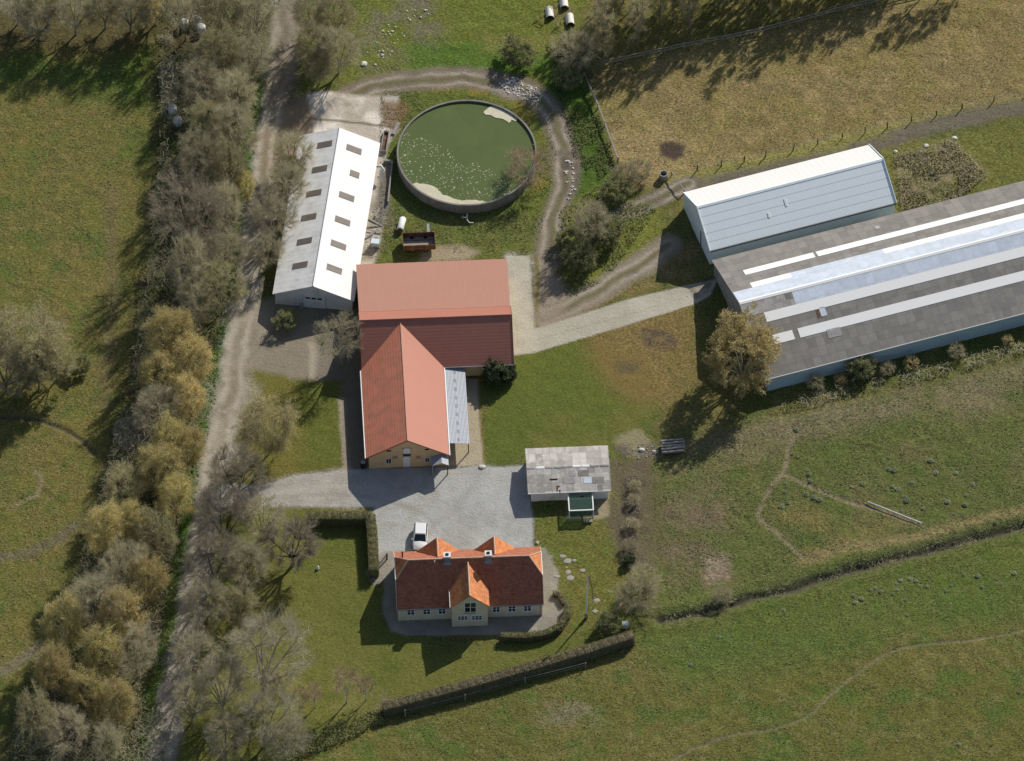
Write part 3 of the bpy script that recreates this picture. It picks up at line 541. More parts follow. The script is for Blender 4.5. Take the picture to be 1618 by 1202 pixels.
qd = on3(1222.5, 537); strip3(qd.x, on3(1254, 529).x, qd.y-.62, qd.y+.68, 'white_sheet'); strip3(on3(1262.5, 527).x, L3-.1, qd.y-.62, qd.y+.68, 'white_sheet')
q = on3(1301, 492); strip3(q.x-.45, q.x+.35, q.y-.62, q.y+.62, 'clear_sheet', 'roof_patch'); q = on3(1318, 525.5); strip3(q.x-.95, q.x+.95, q.y-.6, q.y+.6, 'fibre_light', 'roof_patch')
q = on3(1295, 495); strip3(q.x-.4, q.x+.3, q.y-.6, q.y+.6, 'rust', 'roof_patch', .03); q = on3n(1386, 359); strip3(q.x-.3, q.x+.3, q.y-.35, q.y+.35, 'fibre_light', 'roof_patch'); q = on3(1246, 465); strip3(q.x-.5, q.x+.45, q.y-.6, q.y+.3, 'fibre', 'roof_patch', .05)
gb = MB(); gb.bar((0, -.03, H3-.02), (L3, -.03, H3-.02), .06, .14); gb.build('eave_trim', M['white_paint'], f3.o)
for y in (0, W3): vb = MB(); vb.bar((-.03, y, H3-.03), (-.03, W3/2, R3-.03), .06, .14); vb.build('verge_trim', M['steel'], f3.o)

# --- the T-shaped red roofed barn
rzb = R(2.9); o4 = G(583, 739.8)
f4 = Frame('brick_barn', o4, rzb, label='yellow brick barn with red roofs meeting in a T in the middle of the farm', cat='barn')
VW, VH, VR = 10.1, 2.5, 5.8; x0, x1, xm, ye = -.4, VW+.4, VW/2, -.32
HS, HR = 2.5, 6.08
ps = f4.loc(810.4, 575.3, HS); pr = f4.loc(808.6, 497, HR); pw = f4.loc(568, 506, HR); pb = f4.loc(804.8, 483.6, 4.0); pn = f4.loc(797.9, 408.7, 3.15)
XE, XW = pr.x, pw.x; YS, YR, YB, YN = ps.y, pr.y, pb.y, pn.y; sH = (HR-HS)/(YR-YS); sV = (VR-VH)/(xm-x0)
wb = MB(); wb.prism([(0, -.3), (VW, -.3), (VW, VH-.0), (xm, VR-.2), (0, VH-.0)], 0, YR-2.5, 'y'); wb.build('wall', M['yellow_brick'], f4.o)
wb = MB(); wb.prism([(YS+.4, -.3), (YN-.3, -.3), (YN-.3, 3.0), (YB, 3.84), (YR, HR-.2), (YS+.4, HS+.05)], XW+.3, XE-.3, 'x'); wb.build('wing_wall', M['yellow_brick'], f4.o)
yt = YS+(VR-HS)/sH
rb = MB(); rb.slab([(xm, ye, VR), (x1, ye, VH), (x1, YS+.02, VH), (xm, yt+.02, VR)], .14); rv = rb.build('roof', M['red_roof_v'], f4.o)
rb = MB(); rb.slab([(x0, ye, VH), (xm, ye, VR), (xm, yt+.02, VR), (x0, YS+.02, VH)], .14); rb.build('roof_slope', M['red_roof_mossy'], f4.o)
rb = MB(); rb.slab([(XW, YS, HS), (XE, YS, HS), (XE, YR, HR), (XW, YR, HR)], .14); rb.slab([(XE, YB, 4.0), (XW, YB, 4.0), (XW, YR, HR), (XE, YR, HR)], .14); rh = rb.build('wing_roof', M['red_roof'], f4.o)
rb = MB(); rb.slab([(XE-.05, YN, 3.15), (XW+.05, YN, 3.15), (XW+.05, YB, 4.02), (XE-.05, YB, 4.02)], .12); rb.build('outshut_roof', M['red_roof_old'], f4.o)
s = MB(); s.tube([(xm, ye, VR-.015), (xm, yt, VR-.015)], .06, 6); s.build('ridge_cap', M['red_roof'], rv)
s = MB(); s.tube([(XW, YR, HR+.01), (XE, YR, HR+.01)], .11, 6); s.build('ridge_cap', M['red_roof'], rh)
for x in (x0-.08, x1+.08):
    s = MB(); s.tube([(x, ye, VH-.08), (x, YS-.1, VH-.08)], .09, 6); s.build('gutter', M['white_paint'], f4.o)
s = MB(); s.tube([(x1+.2, YS-.08, HS-.08), (XE, YS-.08, HS-.08)], .08, 6); s.build('gutter', M['steel'], f4.o)
s = MB(); s.tube([(XE-.35, YS+.1, HS-.1), (XE-.35, YS+.3, HS-.5), (XE-.35, YS+.34, 0)], .05, 6); s.build('downpipe', M['steel'], f4.o)
for qa, qb in (((x0, ye-.02, VH-.06), (xm, ye-.02, VR-.06)), ((x1, ye-.02, VH-.06), (xm, ye-.02, VR-.06)), ((XE+.02, YS, HS-.05), (XE+.02, YR, HR-.05)), ((XE+.02, YB, 3.95), (XE+.02, YR, HR-.05))): s = MB(); s.bar(qa, qb, .05, .2); s.build('bargeboard', M['red_roof'], f4.o)
def z3(x, y): return 540+x/6.165, 640+y/6.165
def rect4(xa, ya, xb, yb): p, q = f4.wall(*z3(xa, yb), 0), f4.wall(*z3(xb, ya), 0); return p.x, q.x, p.z, q.z
window(f4, f4.o, *rect4(430, 515, 485, 570), 0, 2, 1); window(f4, f4.o, *rect4(808, 506, 856, 556), 0, 2, 1)
for r_ in ((617,338,657,354), (437,438,480,452), (810,424,850,437)):
    u0, u1, za, zb = rect4(*r_); s = MB(); s.box(u0, u1, -.03, .02, za, zb); s.build('vent_slot', M['dark'], f4.o)
u0, u1, za, zb = rect4(600, 500, 665, 592); s = MB(); s.box(u0, u1, -.06, .02, 0.02, zb); dd_ = s.build('door', M['white_paint'], f4.o)
s = MB(); s.box(u0-.1, u1+.1, -.35, .0, -.02, .12); s.build('doorstep', M['concrete'], f4.o)
u0, u1, za, zb = rect4(600, 415, 666, 472); k = 10; c_ = (u0+u1)/2; rr = (u1-u0)/2
s = MB(); s.prism([(u0, za), (u1, za)]+[(c_+rr*math.cos(t*math.pi/k), zb-rr*.55+rr*.55*math.sin(t*math.pi/k)) for t in range(k+1)], -.06, .02, 'y'); s.build('loft_hatch', M['white_paint'], f4.o)
s = MB(); s.box(u0-.05, u1+.05, -.25, .0, za-.3, za-.03); s.build('hatch_sill', M['wood_dark'], f4.o)
s = MB(); s.prism([(c_+rr*1.5*math.cos(t*math.pi/k), zb-rr*.7+rr*.85*math.sin(t*math.pi/k)) for t in range(k+1)]+[(c_+rr*1.25*math.cos(t*math.pi/k), zb-rr*.7+rr*.68*math.sin(t*math.pi/k)) for t in range(k, -1, -1)], -.04, .02, 'y'); s.build('brick_arch', M['red_roof_old'], f4.o)
for xx, yy in ((747, 506), (522, 506)):
    p = f4.wall(*z3(xx, yy), 0); s = MB(); s.bar((p.x-.3, -.03, p.z-.28), (p.x+.3, -.03, p.z+.28), .05, .05); s.bar((p.x-.3, -.035, p.z+.28), (p.x+.3, -.035, p.z-.28), .05, .05); s.build('wall_anchor', M['rust'], f4.o)
p = f4.loc(777, 590, 1.6); s = MB(); s.box(p.x-.35, p.x+.35, YS+.32, YS+.42, 1.3, 1.75); s.build('window', M['glass'], f4.o)
# lean-to of grey sheets on the east side, open underneath
la = f4.loc(700.5, 583, 2.35); lb = f4.loc(735.6, 584.6, 2.0); lc = f4.loc(741.5, 701, 2.0); X0, X1, Y0, Y1 = x1+.06, (lb.x+lc.x)/2, lc.y, YS+.1
s = MB(); s.slab([(X0, Y0, 2.32), (X1, Y0, 2.02), (X1, Y1, 2.02), (X0, Y1, 2.32)], .05); s.build('lean_to_roof', M['grey_metal'], f4.o)
for k in range(4):
    y = Y0+.15+(Y1-Y0-.5)*k/3; s = MB(); s.box(X1-.22, X1-.1, y-.06, y+.06, 0, 1.97); s.build('lean_to_post', M['wood_dark'], f4.o)
s = MB(); s.box(X1-.21, X1-.11, Y0+.05, Y1-.2, 1.86, 1.97); s.build('lean_to_beam', M['wood_dark'], f4.o)
xm2 = (X0+X1)/2-.1
for k in range(9):
    y = Y0+.6+(Y1-Y0-1.4)*k/8; s = MB(); s.slab([(xm2-.18, y-.3, 2.185+.02), (xm2+.18, y-.3, 2.155+.02), (xm2+.18, y+.3, 2.155+.02), (xm2-.18, y+.3, 2.185+.02)], .02); s.build('dark_roof_patch', basic('darker_grey_sheet', (.355, .38, .42), .7, .5, 1.5, 7, .1) if k == 0 else bpy.data.materials['darker_grey_sheet'], f4.o)  # row of patches slightly darker than the sheets around them
# little gabled porch roof at the barn corner
p, q = f4.loc(*z3(872, 545), 2.15), f4.loc(*z3(1040, 545), 2.15); xr = f4.loc(*z3(975, 545), 2.5).x; ya, yb = -1.75, -.12
s = MB(); s.slab([(p.x, ya, 2.1), (xr, ya, 2.6), (xr, yb, 2.6), (p.x, yb, 2.1)], .05); s.slab([(xr, ya, 2.6), (q.x, ya, 2.1), (q.x, yb, 2.1), (xr, yb, 2.6)], .05); s.build('porch_roof', M['grey_metal'], f4.o)
s = MB(); s.box(p.x+.08, p.x+.16, ya+.1, -.1, 0, 2.05); s.build('porch_screen', M['grey_metal'], f4.o)
for xx in (q.x-.16,):
    s = MB(); s.box(xx-.06, xx+.06, ya+.1, ya+.22, 0, 2.05); s.build('porch_post', M['wood_dark'], f4.o)

# --- farmhouse
o5, e5 = G(628.9, 980.4), G(856.9, 972.0); dv = e5-o5; HL = dv.length
f5 = Frame('farmhouse', o5, math.atan2(dv.y, dv.x), label='cream brick farmhouse with orange tiled roof, two chimneys and gabled front', cat='house')
D5, HH, HR5 = 9.1, 2.6, 6.75; ov = .28; ym = D5/2; s5 = (HR5-HH)/(ym+ov); zroof = lambda y: HH+s5*(y+ov) if y <= ym else HH+s5*(D5+ov-y)
wb = MB(); wb.prism([(0, -.3), (D5, -.3), (D5, HH-.05), (ym+1.72, 5.0), (ym-1.72, 5.0), (0, HH-.05)], 0, HL, 'x'); wb.build('wall', M['cream_brick'], f5.o)
zh = 5.12; yh = (HR5-zh)/s5; ins = 1.65; gx0, gx1 = -.12, HL+.12
def P5(x, y, z): return (x, y, z)
rb = MB(); rb.slab([(gx0, -ov, HH), (gx1, -ov, HH), (gx1, ym-yh, zh), (gx1-ins, ym, HR5), (gx0+ins, ym, HR5), (gx0, ym-yh, zh)], .14); rb.slab([(gx1, D5+ov, HH), (gx0, D5+ov, HH), (gx0, ym+yh, zh), (gx0+ins, ym, HR5), (gx1-ins, ym, HR5), (gx1, ym+yh, zh)], .14)
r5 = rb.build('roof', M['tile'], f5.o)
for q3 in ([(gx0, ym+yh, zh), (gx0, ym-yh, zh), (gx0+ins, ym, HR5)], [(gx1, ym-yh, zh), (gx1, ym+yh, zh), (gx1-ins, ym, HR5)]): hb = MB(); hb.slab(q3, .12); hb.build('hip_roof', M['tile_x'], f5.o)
def ridge_tiles(mb, a, b, r=.1, step=.38):
    a, b = Vector(a), Vector(b); n = max(2, int((b-a).length/step))
    for i in range(n): mb.tube([a+(b-a)*(i/n), a+(b-a)*((i+1.12)/n)], [r*1.12, r*.9], 7)
rt = MB(); ridge_tiles(rt, (gx0+ins, ym, HR5+.02), (gx1-ins, ym, HR5+.02))
for sx, ex in ((gx0, gx0+ins), (gx1, gx1-ins)):
    for sg in (-1, 1): ridge_tiles(rt, (sx, ym+sg*yh, zh+.02), (ex, ym, HR5+.02), .08)
rt.build('ridge_tiles', M['ridge_tile'], r5)
# front gable
def z2(x, y): return 560+x/4.715, 780+y/4.715
pa, pb2 = f5.wall(*z2(727, 985), -1.35), f5.wall(*z2(994, 975), -1.35); gxa, gxb = pa.x, pb2.x; gxm = (gxa+gxb)/2; fy = -1.35; gH, gR = 4.1, 6.42; go = .22; sg5 = (gR-gH)/(gxm-gxa+go)
wb = MB(); wb.prism([(gxa, -.3), (gxb, -.3), (gxb, gH+.12), (gxm, gR-.12), (gxa, gH+.12)], fy, ym-.6, 'y'); wb.build('front_gable_wall', M['cream_brick'], f5.o)
yv = lambda z: (z-HH)/s5-ov
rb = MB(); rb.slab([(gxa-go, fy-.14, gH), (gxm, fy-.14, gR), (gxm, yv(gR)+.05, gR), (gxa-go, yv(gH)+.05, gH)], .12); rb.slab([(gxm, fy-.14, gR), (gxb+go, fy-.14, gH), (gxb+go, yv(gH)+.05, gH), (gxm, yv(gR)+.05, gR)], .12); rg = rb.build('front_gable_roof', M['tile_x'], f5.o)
rt = MB(); ridge_tiles(rt, (gxm, fy-.14, gR+.02), (gxm, yv(gR), gR+.02)); rt.build('ridge_tiles', M['ridge_tile'], rg)
s = MB(); s.bar((gxa-go-.02, fy-.1, gH-.02), (gxa-go-.02, yv(gH), gH-.02), .07, .12); s.build('gutter', M['white_paint'], f5.o)
# two rear gables
for px, py in ((690.4, 848.9), (780.6, 846.8)):
    q = f5.loc(px, py, 5.75); cx, yt_, gr, gh, hw = q.x, q.y, 5.75, 2.85, 2.85; yb_ = D5+ov-(gr-HH)/s5
    wb = MB(); wb.prism([(cx-hw+.25, -.3), (cx+hw-.25, -.3), (cx+hw-.25, gh+.1), (cx, gr-.15), (cx-hw+.25, gh+.1)], ym+1.5, yt_-.15, 'y'); wb.build('rear_gable_wall', M['cream_brick'], f5.o)
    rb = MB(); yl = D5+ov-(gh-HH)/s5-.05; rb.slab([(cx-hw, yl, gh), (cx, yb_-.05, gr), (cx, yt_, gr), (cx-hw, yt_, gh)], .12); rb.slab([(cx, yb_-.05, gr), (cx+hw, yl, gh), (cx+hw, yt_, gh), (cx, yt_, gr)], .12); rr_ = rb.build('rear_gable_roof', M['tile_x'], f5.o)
    rt = MB(); ridge_tiles(rt, (cx, yb_, gr+.02), (cx, yt_, gr+.02)); rt.build('ridge_tiles', M['ridge_tile'], rr_)
# chimneys with white caps
M['shaded_chimney'] = basic('shade_grey_chimney_render', (.30, .30, .30), .9, .5, 2, 8, .2)  # grey of the chimneys' shadowed front put into their colour
for xx in (690.5, 997.5):
    q = f5.hit(*z2(xx, 470), (0, ym, HR5), (0, 1, 0)); s = MB(); s.box(q.x-.4, q.x+.4, ym-.36, ym+.36, 5.9, 7.35); ch = s.build('chimney', M['shaded_chimney'], f5.o)
    s = MB(); s.box(q.x-.46, q.x+.46, ym-.42, ym+.42, 7.35, 7.62); s.build('chimney_cap', M['white_paint'], ch); s = MB(); s.box(q.x-.2, q.x+.2, ym-.16, ym+.16, 7.62, 7.72); s.build('flue', M['dark'], ch)
    s = MB(); yq = ym-.37; s.slab([(q.x-.5, yq-.28, zroof(yq-.28)+.03), (q.x+.5, yq-.28, zroof(yq-.28)+.03), (q.x+.5, yq, zroof(yq)+.03), (q.x-.5, yq, zroof(yq)+.03)], .03); s.build('flashing', M['steel'], ch)
q = f5.hit(*z2(357, 455), (0, ym+1.6, 0), (0, 1, 0)); s = MB(); s.tube([(q.x, ym+1.6, 4.6), (q.x, ym+1.6, 6.3)], .1, 8); s.tube([(q.x, ym+1.6, 6.3), (q.x, ym+1.6, 6.42)], .15, 8); s.build('stove_pipe', M['black'], f5.o)
q = f5.hit(*z2(598, 512), (0, ym, HR5), (0, -s5, 1)); s = MB(); s.tube([q, q+Vector((0, -.02, .35))], .07, 6); s.build('roof_vent', M['white_paint'], f5.o)
# walls: windows, downpipes, gutters
for xx in (420, 538, 653, 1057, 1174, 1290):
    yy = 873-(xx-420)*.033; p, q = f5.wall(*z2(xx-30, yy+30), 0), f5.wall(*z2(xx+30, yy-26), 0); window(f5, f5.o, p.x, q.x, p.z, min(q.z, 2.3), 0, 2, 2, ft=.1)
for r_, cc, rw_ in (((768, 906, 845, 942), 3, 2), ((872, 903, 953, 940), 3, 2), ((818, 806, 910, 884), 2, 2)):
    p, q = f5.wall(*z2(r_[0], r_[3]), fy), f5.wall(*z2(r_[2], r_[1]), fy); window(f5, f5.o, p.x, q.x, p.z, q.z, fy, cc, rw_, ft=.1)
s = MB(); p = f5.wall(*z2(815, 886), fy); q = f5.wall(*z2(905, 886), fy); s.box(p.x, q.x, fy-.12, fy, p.z-.06, p.z+.03); s.build('window_sill', M['wood_dark'], f5.o)
for u0, u1, pz in ((gx0, gxa-go-.1, HH), (gxb+go+.1, gx1, HH)):
    s = MB(); s.tube([(u0, -ov-.08, pz-.06), (u1, -ov-.08, pz-.06)], .07, 6); s.build('gutter', M['steel'], f5.o)
for u in (.25, HL-.25):
    s = MB(); s.tube([(u, -ov-.05, HH-.1), (u, -.08, HH-.5), (u, -.08, 0)], .05, 6); s.build('downpipe', M['white_paint'] if u < 1 else M['steel'], f5.o)
for sx in (gx0-.03, gx1+.03):
    for qa, qb in (((sx, -ov, HH-.06), (sx, ym-yh, zh-.06)), ((sx, D5+ov, HH-.06), (sx, ym+yh, zh-.06))): s = MB(); s.bar(qa, qb, .05, .2); s.build('bargeboard', M['cream_brick'], f5.o)
for sx in (gx0-.05, gx1+.05): s = MB(); s.bar((sx, ym-yh-.1, zh-.05), (sx, ym+yh+.1, zh-.05), .1, .1); s.build('hip_gutter', M['white_paint'], f5.o)
s = MB(); s.bar((gx0-.06, ym-yh, zh-.1), (gx0-.06, ym-yh-.9, zh-.9), .08, .08); s.build('hip_downpipe', M['white_paint'], f5.o)

# --- old shed with weathered roof sheets
def z6(x, y): return 810+x/8.015, 690+y/8.015
o6 = G(*z6(225, 818)); e6 = G(*z6(1215, 780)); dv = e6-o6
f6 = Frame('garden_shed', o6, math.atan2(dv.y, dv.x), label='old white shed under patchy weathered roof sheets beside the gravel yard', cat='shed')
SW_ = dv.length; SD, SH, SR = 7.1, 1.95, 2.55
wb = MB(); wb.prism([(0, -.3), (SD, -.3), (SD, SH-.06), (SD/2, SR-.1), (0, SH-.06)], .1, SW_-.1, 'x'); wb.build('wall', M['white_wall'], f6.o)
rb = MB(); o_ = .3; rb.slab([(-.3, -o_, SH), (SW_+.3, -o_, SH), (SW_+.3, SD/2, SR), (-.3, SD/2, SR)], .07); rb.slab([(SW_+.3, SD+o_, SH), (-.3, SD+o_, SH), (-.3, SD/2, SR), (SW_+.3, SD/2, SR)], .07); r6 = rb.build('roof', M['shed_roof'], f6.o)
s6 = (SR-SH)/(SD/2+o_); rnd = random.Random(4)
for k in range(9):
    xa = -.25+(SW_+.5)*k/9; xb = xa+(SW_+.5)/9*rnd.uniform(.8, .97)
    s = MB(); zc = rnd.uniform(.02, .05); s.slab([(xa, SD/2-.2, SR-.03+zc), (xb, SD/2-.2, SR-.03+zc), (xb, SD/2, SR+.03+zc), (xa, SD/2, SR+.03+zc)], .03); s.slab([(xb, SD/2+.2, SR-.03+zc), (xa, SD/2+.2, SR-.03+zc), (xa, SD/2, SR+.03+zc), (xb, SD/2, SR+.03+zc)], .03); s.build('ridge_sheet', M['white_roof'] if k in (5, 6, 1) else M['fibre_light'], r6)
def patch6(xa, ya, xb, yb, mat, e=.03):
    p = f6.hit(*z6(xa, yb), (0, -o_, SH), (0, -s6, 1)); q = f6.hit(*z6(xb, ya), (0, -o_, SH), (0, -s6, 1)); s = MB(); zz = lambda y: SH+(y+o_)*s6+e
    s.slab([(p.x, p.y, zz(p.y)), (q.x, p.y, zz(p.y)), (q.x, q.y, zz(q.y)), (p.x, q.y, zz(q.y))], .025); s.build('roof_patch', M[mat], f6.o)
patch6(900, 512, 1000, 588, 'clear_sheet'); patch6(1012, 505, 1158, 590, 'fibre'); patch6(1080, 600, 1145, 680, 'fibre'); patch6(640, 520, 790, 595, 'fibre_light'); patch6(470, 528, 570, 552, 'dark', .02); patch6(556, 625, 575, 690, 'rust', .02); patch6(560, 620, 600, 636, 'rust', .04); patch6(592, 670, 606, 715, 'dark', .02)
patch6(830, 420, 960, 500, 'fibre'); patch6(720, 430, 800, 500, 'fibre_light')
s = MB(); s.bar((-.3, -o_-.03, SH-.03), (SW_+.3, -o_-.03, SH-.03), .05, .12); s.build('fascia', M['white_paint'], f6.o)
for qa, qb in (((-.33, -o_, SH-.03), (-.33, SD/2, SR-.03)), ((-.33, SD+o_, SH-.03), (-.33, SD/2, SR-.03)), ((SW_+.33, -o_, SH-.03), (SW_+.33, SD/2, SR-.03))): s = MB(); s.bar(qa, qb, .05, .1); s.build('bargeboard', M['wood_grey'], f6.o)
p = f6.wall(*z6(878, 768), 0); s = MB(); s.box(p.x-.22, p.x+.22, -.04, .02, max(.5, p.z-.3), p.z+.3); s.build('hatch', M['dark'], f6.o)
for xx in (710, 1005):
    p = f6.wall(*z6(xx, 760), 0); s = MB(); s.box(p.x-.05, p.x+.05, -.05, .02, 0, SH-.1); s.build('wall_batten', M['greygreen_wall'], f6.o)

# ------------------------------------------------------------------ trees, shrubs and hedges
def leafmat(name, c, c2, trans=.0, rough=.85):
    m = NT(name); oi = m.n('ObjectInfo'); n = m.noise(.9, 3); ran = oi.outputs['Random']
    a = m.mix(m.ramp(n, .35, .65), c, c2); f = m.math('MULTIPLY_ADD', ran, .35, .82)
    f = m.math('MULTIPLY', f, m.math('MULTIPLY_ADD', m.noise(7, 2), .5, .75)); a = m.scale(a, f)
    hue = m.n('HueSaturation', Color=a, i0=m.math('MULTIPLY_ADD', m.math('FRACT', m.math('MULTIPLY', ran, 7.31)), .014, .495), i1=.95).outputs[0]
    m.out(hue, rough, Specular_IOR_Level=.15)
    if trans:
        tr = m.n('BsdfTranslucent', Color=hue); mx = m.n('MixShader', i0=trans, i1=m.b.outputs[0], i2=tr.outputs[0]); m.t.links.new(mx.outputs[0], m.t.nodes['Material Output'].inputs[0])
    return m.mat
M['bark'] = basic('grey_brown_bark', (.30, .25, .19), .9, .4, 2, 8, .2)
M['bark_pale'] = basic('pale_bark', (.46, .42, .35), .9, .4, 2, 8, .2)
M['bark_dark'] = basic('dark_bark', (.075, .06, .045), .9, .4, 2, 8, .2)
M['birch_bark'] = basic('birch_bark', (.60, .57, .52), .85, .3, 2, 7, .1, dirt=(.08, .07, .06), dirt_amt=.6)
M['twig'] = leafmat('bare_twigs', (.52, .46, .295), (.43, .385, .245), .2)
M['twig_dark'] = leafmat('dark_twigs', (.34, .29, .205), (.28, .24, .17), .15)
M['twig_pale'] = leafmat('pale_twigs', (.51, .46, .325), (.42, .375, .26), .2)
M['twig_red'] = leafmat('reddish_twigs', (.44, .32, .21), (.38, .275, .18), .15)
M['bud_olive'] = leafmat('olive_buds', (.44, .395, .165), (.37, .33, .15), .4)
M['bud_gold'] = leafmat('golden_buds', (.74, .575, .15), (.56, .465, .16), .4)
M['bud_dull'] = leafmat('brown_olive_leaves', (.54, .405, .17), (.42, .325, .14), .35)
M['leaf_green'] = leafmat('young_leaves', (.21, .235, .085), (.26, .265, .11), .4)
M['leaf_dark'] = leafmat('dark_evergreen_leaves', (.06, .085, .035), (.08, .10, .045), .15)
M['tussock_pale'] = leafmat('dry_weed_leaves', (.40, .33, .20), (.31, .26, .15), .2)
M['leaf_hedge'] = leafmat('hedge_leaves', (.31, .265, .155), (.25, .22, .12), .2)
M['leaf_hedge_green'] = leafmat('green_hedge_leaves', (.28, .255, .12), (.23, .22, .10), .2)

def np_mesh(name, V, F, mi, mats):
    me = bpy.data.meshes.new(name); V = np.asarray(V, np.float32); F = np.asarray(F, np.int32)
    me.vertices.add(len(V)); me.loops.add(F.size); me.polygons.add(len(F))
    me.vertices.foreach_set('co', V.reshape(-1)); me.loops.foreach_set('vertex_index', F.reshape(-1))
    me.polygons.foreach_set('loop_start', np.arange(0, F.size, 4, dtype=np.int32)); me.update(calc_edges=True)
    for m in mats: me.materials.append(m)
    me.polygons.foreach_set('material_index', np.asarray(mi, np.int32)); me.update()
    return me
def unit(a): return a/np.maximum(np.linalg.norm(a, axis=-1, keepdims=True), 1e-9)
def strips(P0, P1, w0, w1, rs, up=1.0):
    """flat twigs; their broad side leans to the sky, as bark lit from above"""
    d = unit(P1-P0); nrm = rs.normal(0, .6, P0.shape)+np.array([.15, .1, up]); s = unit(np.cross(d, nrm)); w0, w1 = np.broadcast_to(w0, len(P0))[:, None], np.broadcast_to(w1, len(P0))[:, None]
    return np.stack([P0-s*w0, P0+s*w0, P1+s*w1, P1-s*w1], 1).reshape(-1, 3)
def cards(C, size, rs, up=.9):
    """small leaves held at all angles, mostly facing up"""
    nrm = unit(rs.normal(0, .75, C.shape)+np.array([.15, .1, up])); a = unit(np.cross(nrm, rs.normal(size=C.shape))); b = np.cross(nrm, a); s = (size*rs.uniform(.6, 1.3, len(C)))[:, None]
    return np.stack([C-a*s-b*s*.6, C+a*s*.7-b*s*.7, C+a*s+b*s*.6, C-a*s*.7+b*s*.7], 1).reshape(-1, 3)
def tree_mesh(name, seed, H, Rc, base=.22, nl=6, nb=80, tw=26, buds=0, bsize=.09, twig='twig', bud='bud_olive', bark='bark', tr=.17, droop=0.0, upright=0.0, lean=(0, 0), tlen=.95, tww=.0085, multi=False, limbk=.42, clump=.0, sub=3):
    rs = np.random.RandomState(seed); rnd = random.Random(seed)
    Hc, Hr = H*(1+base)/2, H*(1-base)/2
    def env(n, lo, hi):
        i = np.arange(n)+.5; ph = i*2.39996+rs.rand()*6; z = 1-1.75*i/n
        d = np.stack([np.sqrt(1-np.clip(z, -1, 1)**2)*np.cos(ph), np.sqrt(1-np.clip(z, -1, 1)**2)*np.sin(ph), z], 1)+rs.normal(0, .12, (n, 3)); d = unit(d)
        bump = 1+.13*np.sin(3.1*d[:, 0]+seed)+.10*np.sin(4.3*d[:, 1]+2*seed)*np.cos(3.7*d[:, 2]+seed)
        return d*(rs.uniform(lo, hi, n)*bump)[:, None]*np.array([Rc, Rc, Hr])+np.array([lean[0]*.6, lean[1]*.6, Hc])
    T = MB(); limbs = []; zt = H*(base*.75 if not upright else .85)
    def curve(a, b, k, bow): 
        a, b = np.array(a, float), np.array(b, float); m = (a+b)/2+np.array([0, 0, bow])+rs.normal(0, .06*np.linalg.norm(b-a), 3)
        t = np.linspace(0, 1, k)[:, None]; return a*(1-t)**2+2*m*t*(1-t)+b*t*t
    if not multi:
        pth = curve((0, 0, -.15), (lean[0]*.4, lean[1]*.4, max(zt, .8)), 5, 0); T.tube(pth, [tr*1.25]+[tr*(1-.35*i/4*(2 if upright else 1)) for i in range(1, 5)], 7)
    le = env(nl, .55, .78)
    for i, e in enumerate(le):
        if multi: st = np.array([rs.normal(0, .18), rs.normal(0, .18), -.1]); r0 = tr*.6
        elif upright: st = pth[1+i % 4]*1.0; r0 = tr*.35
        else: st = pth[-1]*(.8+.2*rs.rand()); r0 = tr*.62
        c = curve(st, e, 6, -.08*H*rs.rand() if droop else .06*H*(rs.rand()-.2)); limbs.append(c); T.tube(c, list(np.linspace(r0, r0*.28, 6)), 5)
    ends = env(nb, limbk+.2, 1.0); V, F, mi = [], [], []; nv = 0; B = MB(); P0s, P1s = [], []
    allp = np.concatenate(limbs); own = np.repeat(np.arange(nl), 6)
    for e in ends:
        cand = allp[1:][own[1:] >= 0]; d = np.linalg.norm(allp-e, axis=1)+.35*np.maximum(0, allp[:, 2]-e[2])*(0 if droop else 1); j = int(np.argsort(d)[rs.randint(0, 3)]); st = allp[j]
        if upright: e = np.array([e[0], e[1], max(e[2], st[2]+.5)])
        c = curve(st, e, 5, .04*H*rs.rand()); B.tube(c, list(np.linspace(tr*.17, .012, 5)), 3, False)
        k = tw; t = rs.uniform(.2, 1, k); i0 = np.minimum((t*4).astype(int), 3); f = (t*4-i0)[:, None]; p = c[i0]*(1-f)+c[i0+1]*f
        out = unit(p-np.array([0, 0, Hc*.55])); d = unit(out*(.55+.4*rs.rand())+unit(c[-1]-c[0])*.5+rs.normal(0, .45, (k, 3))+np.array([0, 0, .15+upright-droop*1.6]))
        P0s.append(p); P1s.append(p+d*(tlen*rs.uniform(.5, 1.2, k))[:, None])
    P0, P1 = np.concatenate(P0s), np.concatenate(P1s)
    allv = [strips(P0, P1, tww, tww*.4, rs)]
    for s in range(sub):
        t = rs.uniform(.25, .9, len(P0))[:, None]; q = P0*(1-t)+P1*t; dd = unit(unit(P1-P0)+rs.normal(0, .5, P0.shape)+np.array([0, 0, -droop*1.2])); q1 = q+dd*(tlen*.55*rs.uniform(.5, 1.2, len(q)))[:, None]
        allv.append(strips(q, q1, tww*.75, tww*.35, rs))
        if s == 0: S0, S1 = q, q1
    A = np.concatenate(allv); nq = len(A)//4; bm_ = np.array(B.v); bf = np.array(B.f, int)
    VV = [A, bm_]; FF = [np.arange(nq*4).reshape(-1, 4), bf+nq*4]; MI = [np.zeros(nq, int), np.zeros(len(bf), int)]; off = nq*4+len(bm_)
    if buds:
        k = rs.randint(0, len(P0), buds); t = rs.rand(buds)[:, None]; C = np.where(rs.rand(buds, 1) < .5, P0[k]*(1-t)+P1[k]*t, S0[k]*(1-t)+S1[k]*t) if sub else P0[k]*(1-t)+P1[k]*t
        C = C+rs.normal(0, .05+clump, C.shape); VV.append(cards(C, bsize, rs)); FF.append(np.arange(buds*4).reshape(-1, 4)+off); MI.append(np.ones(buds, int))
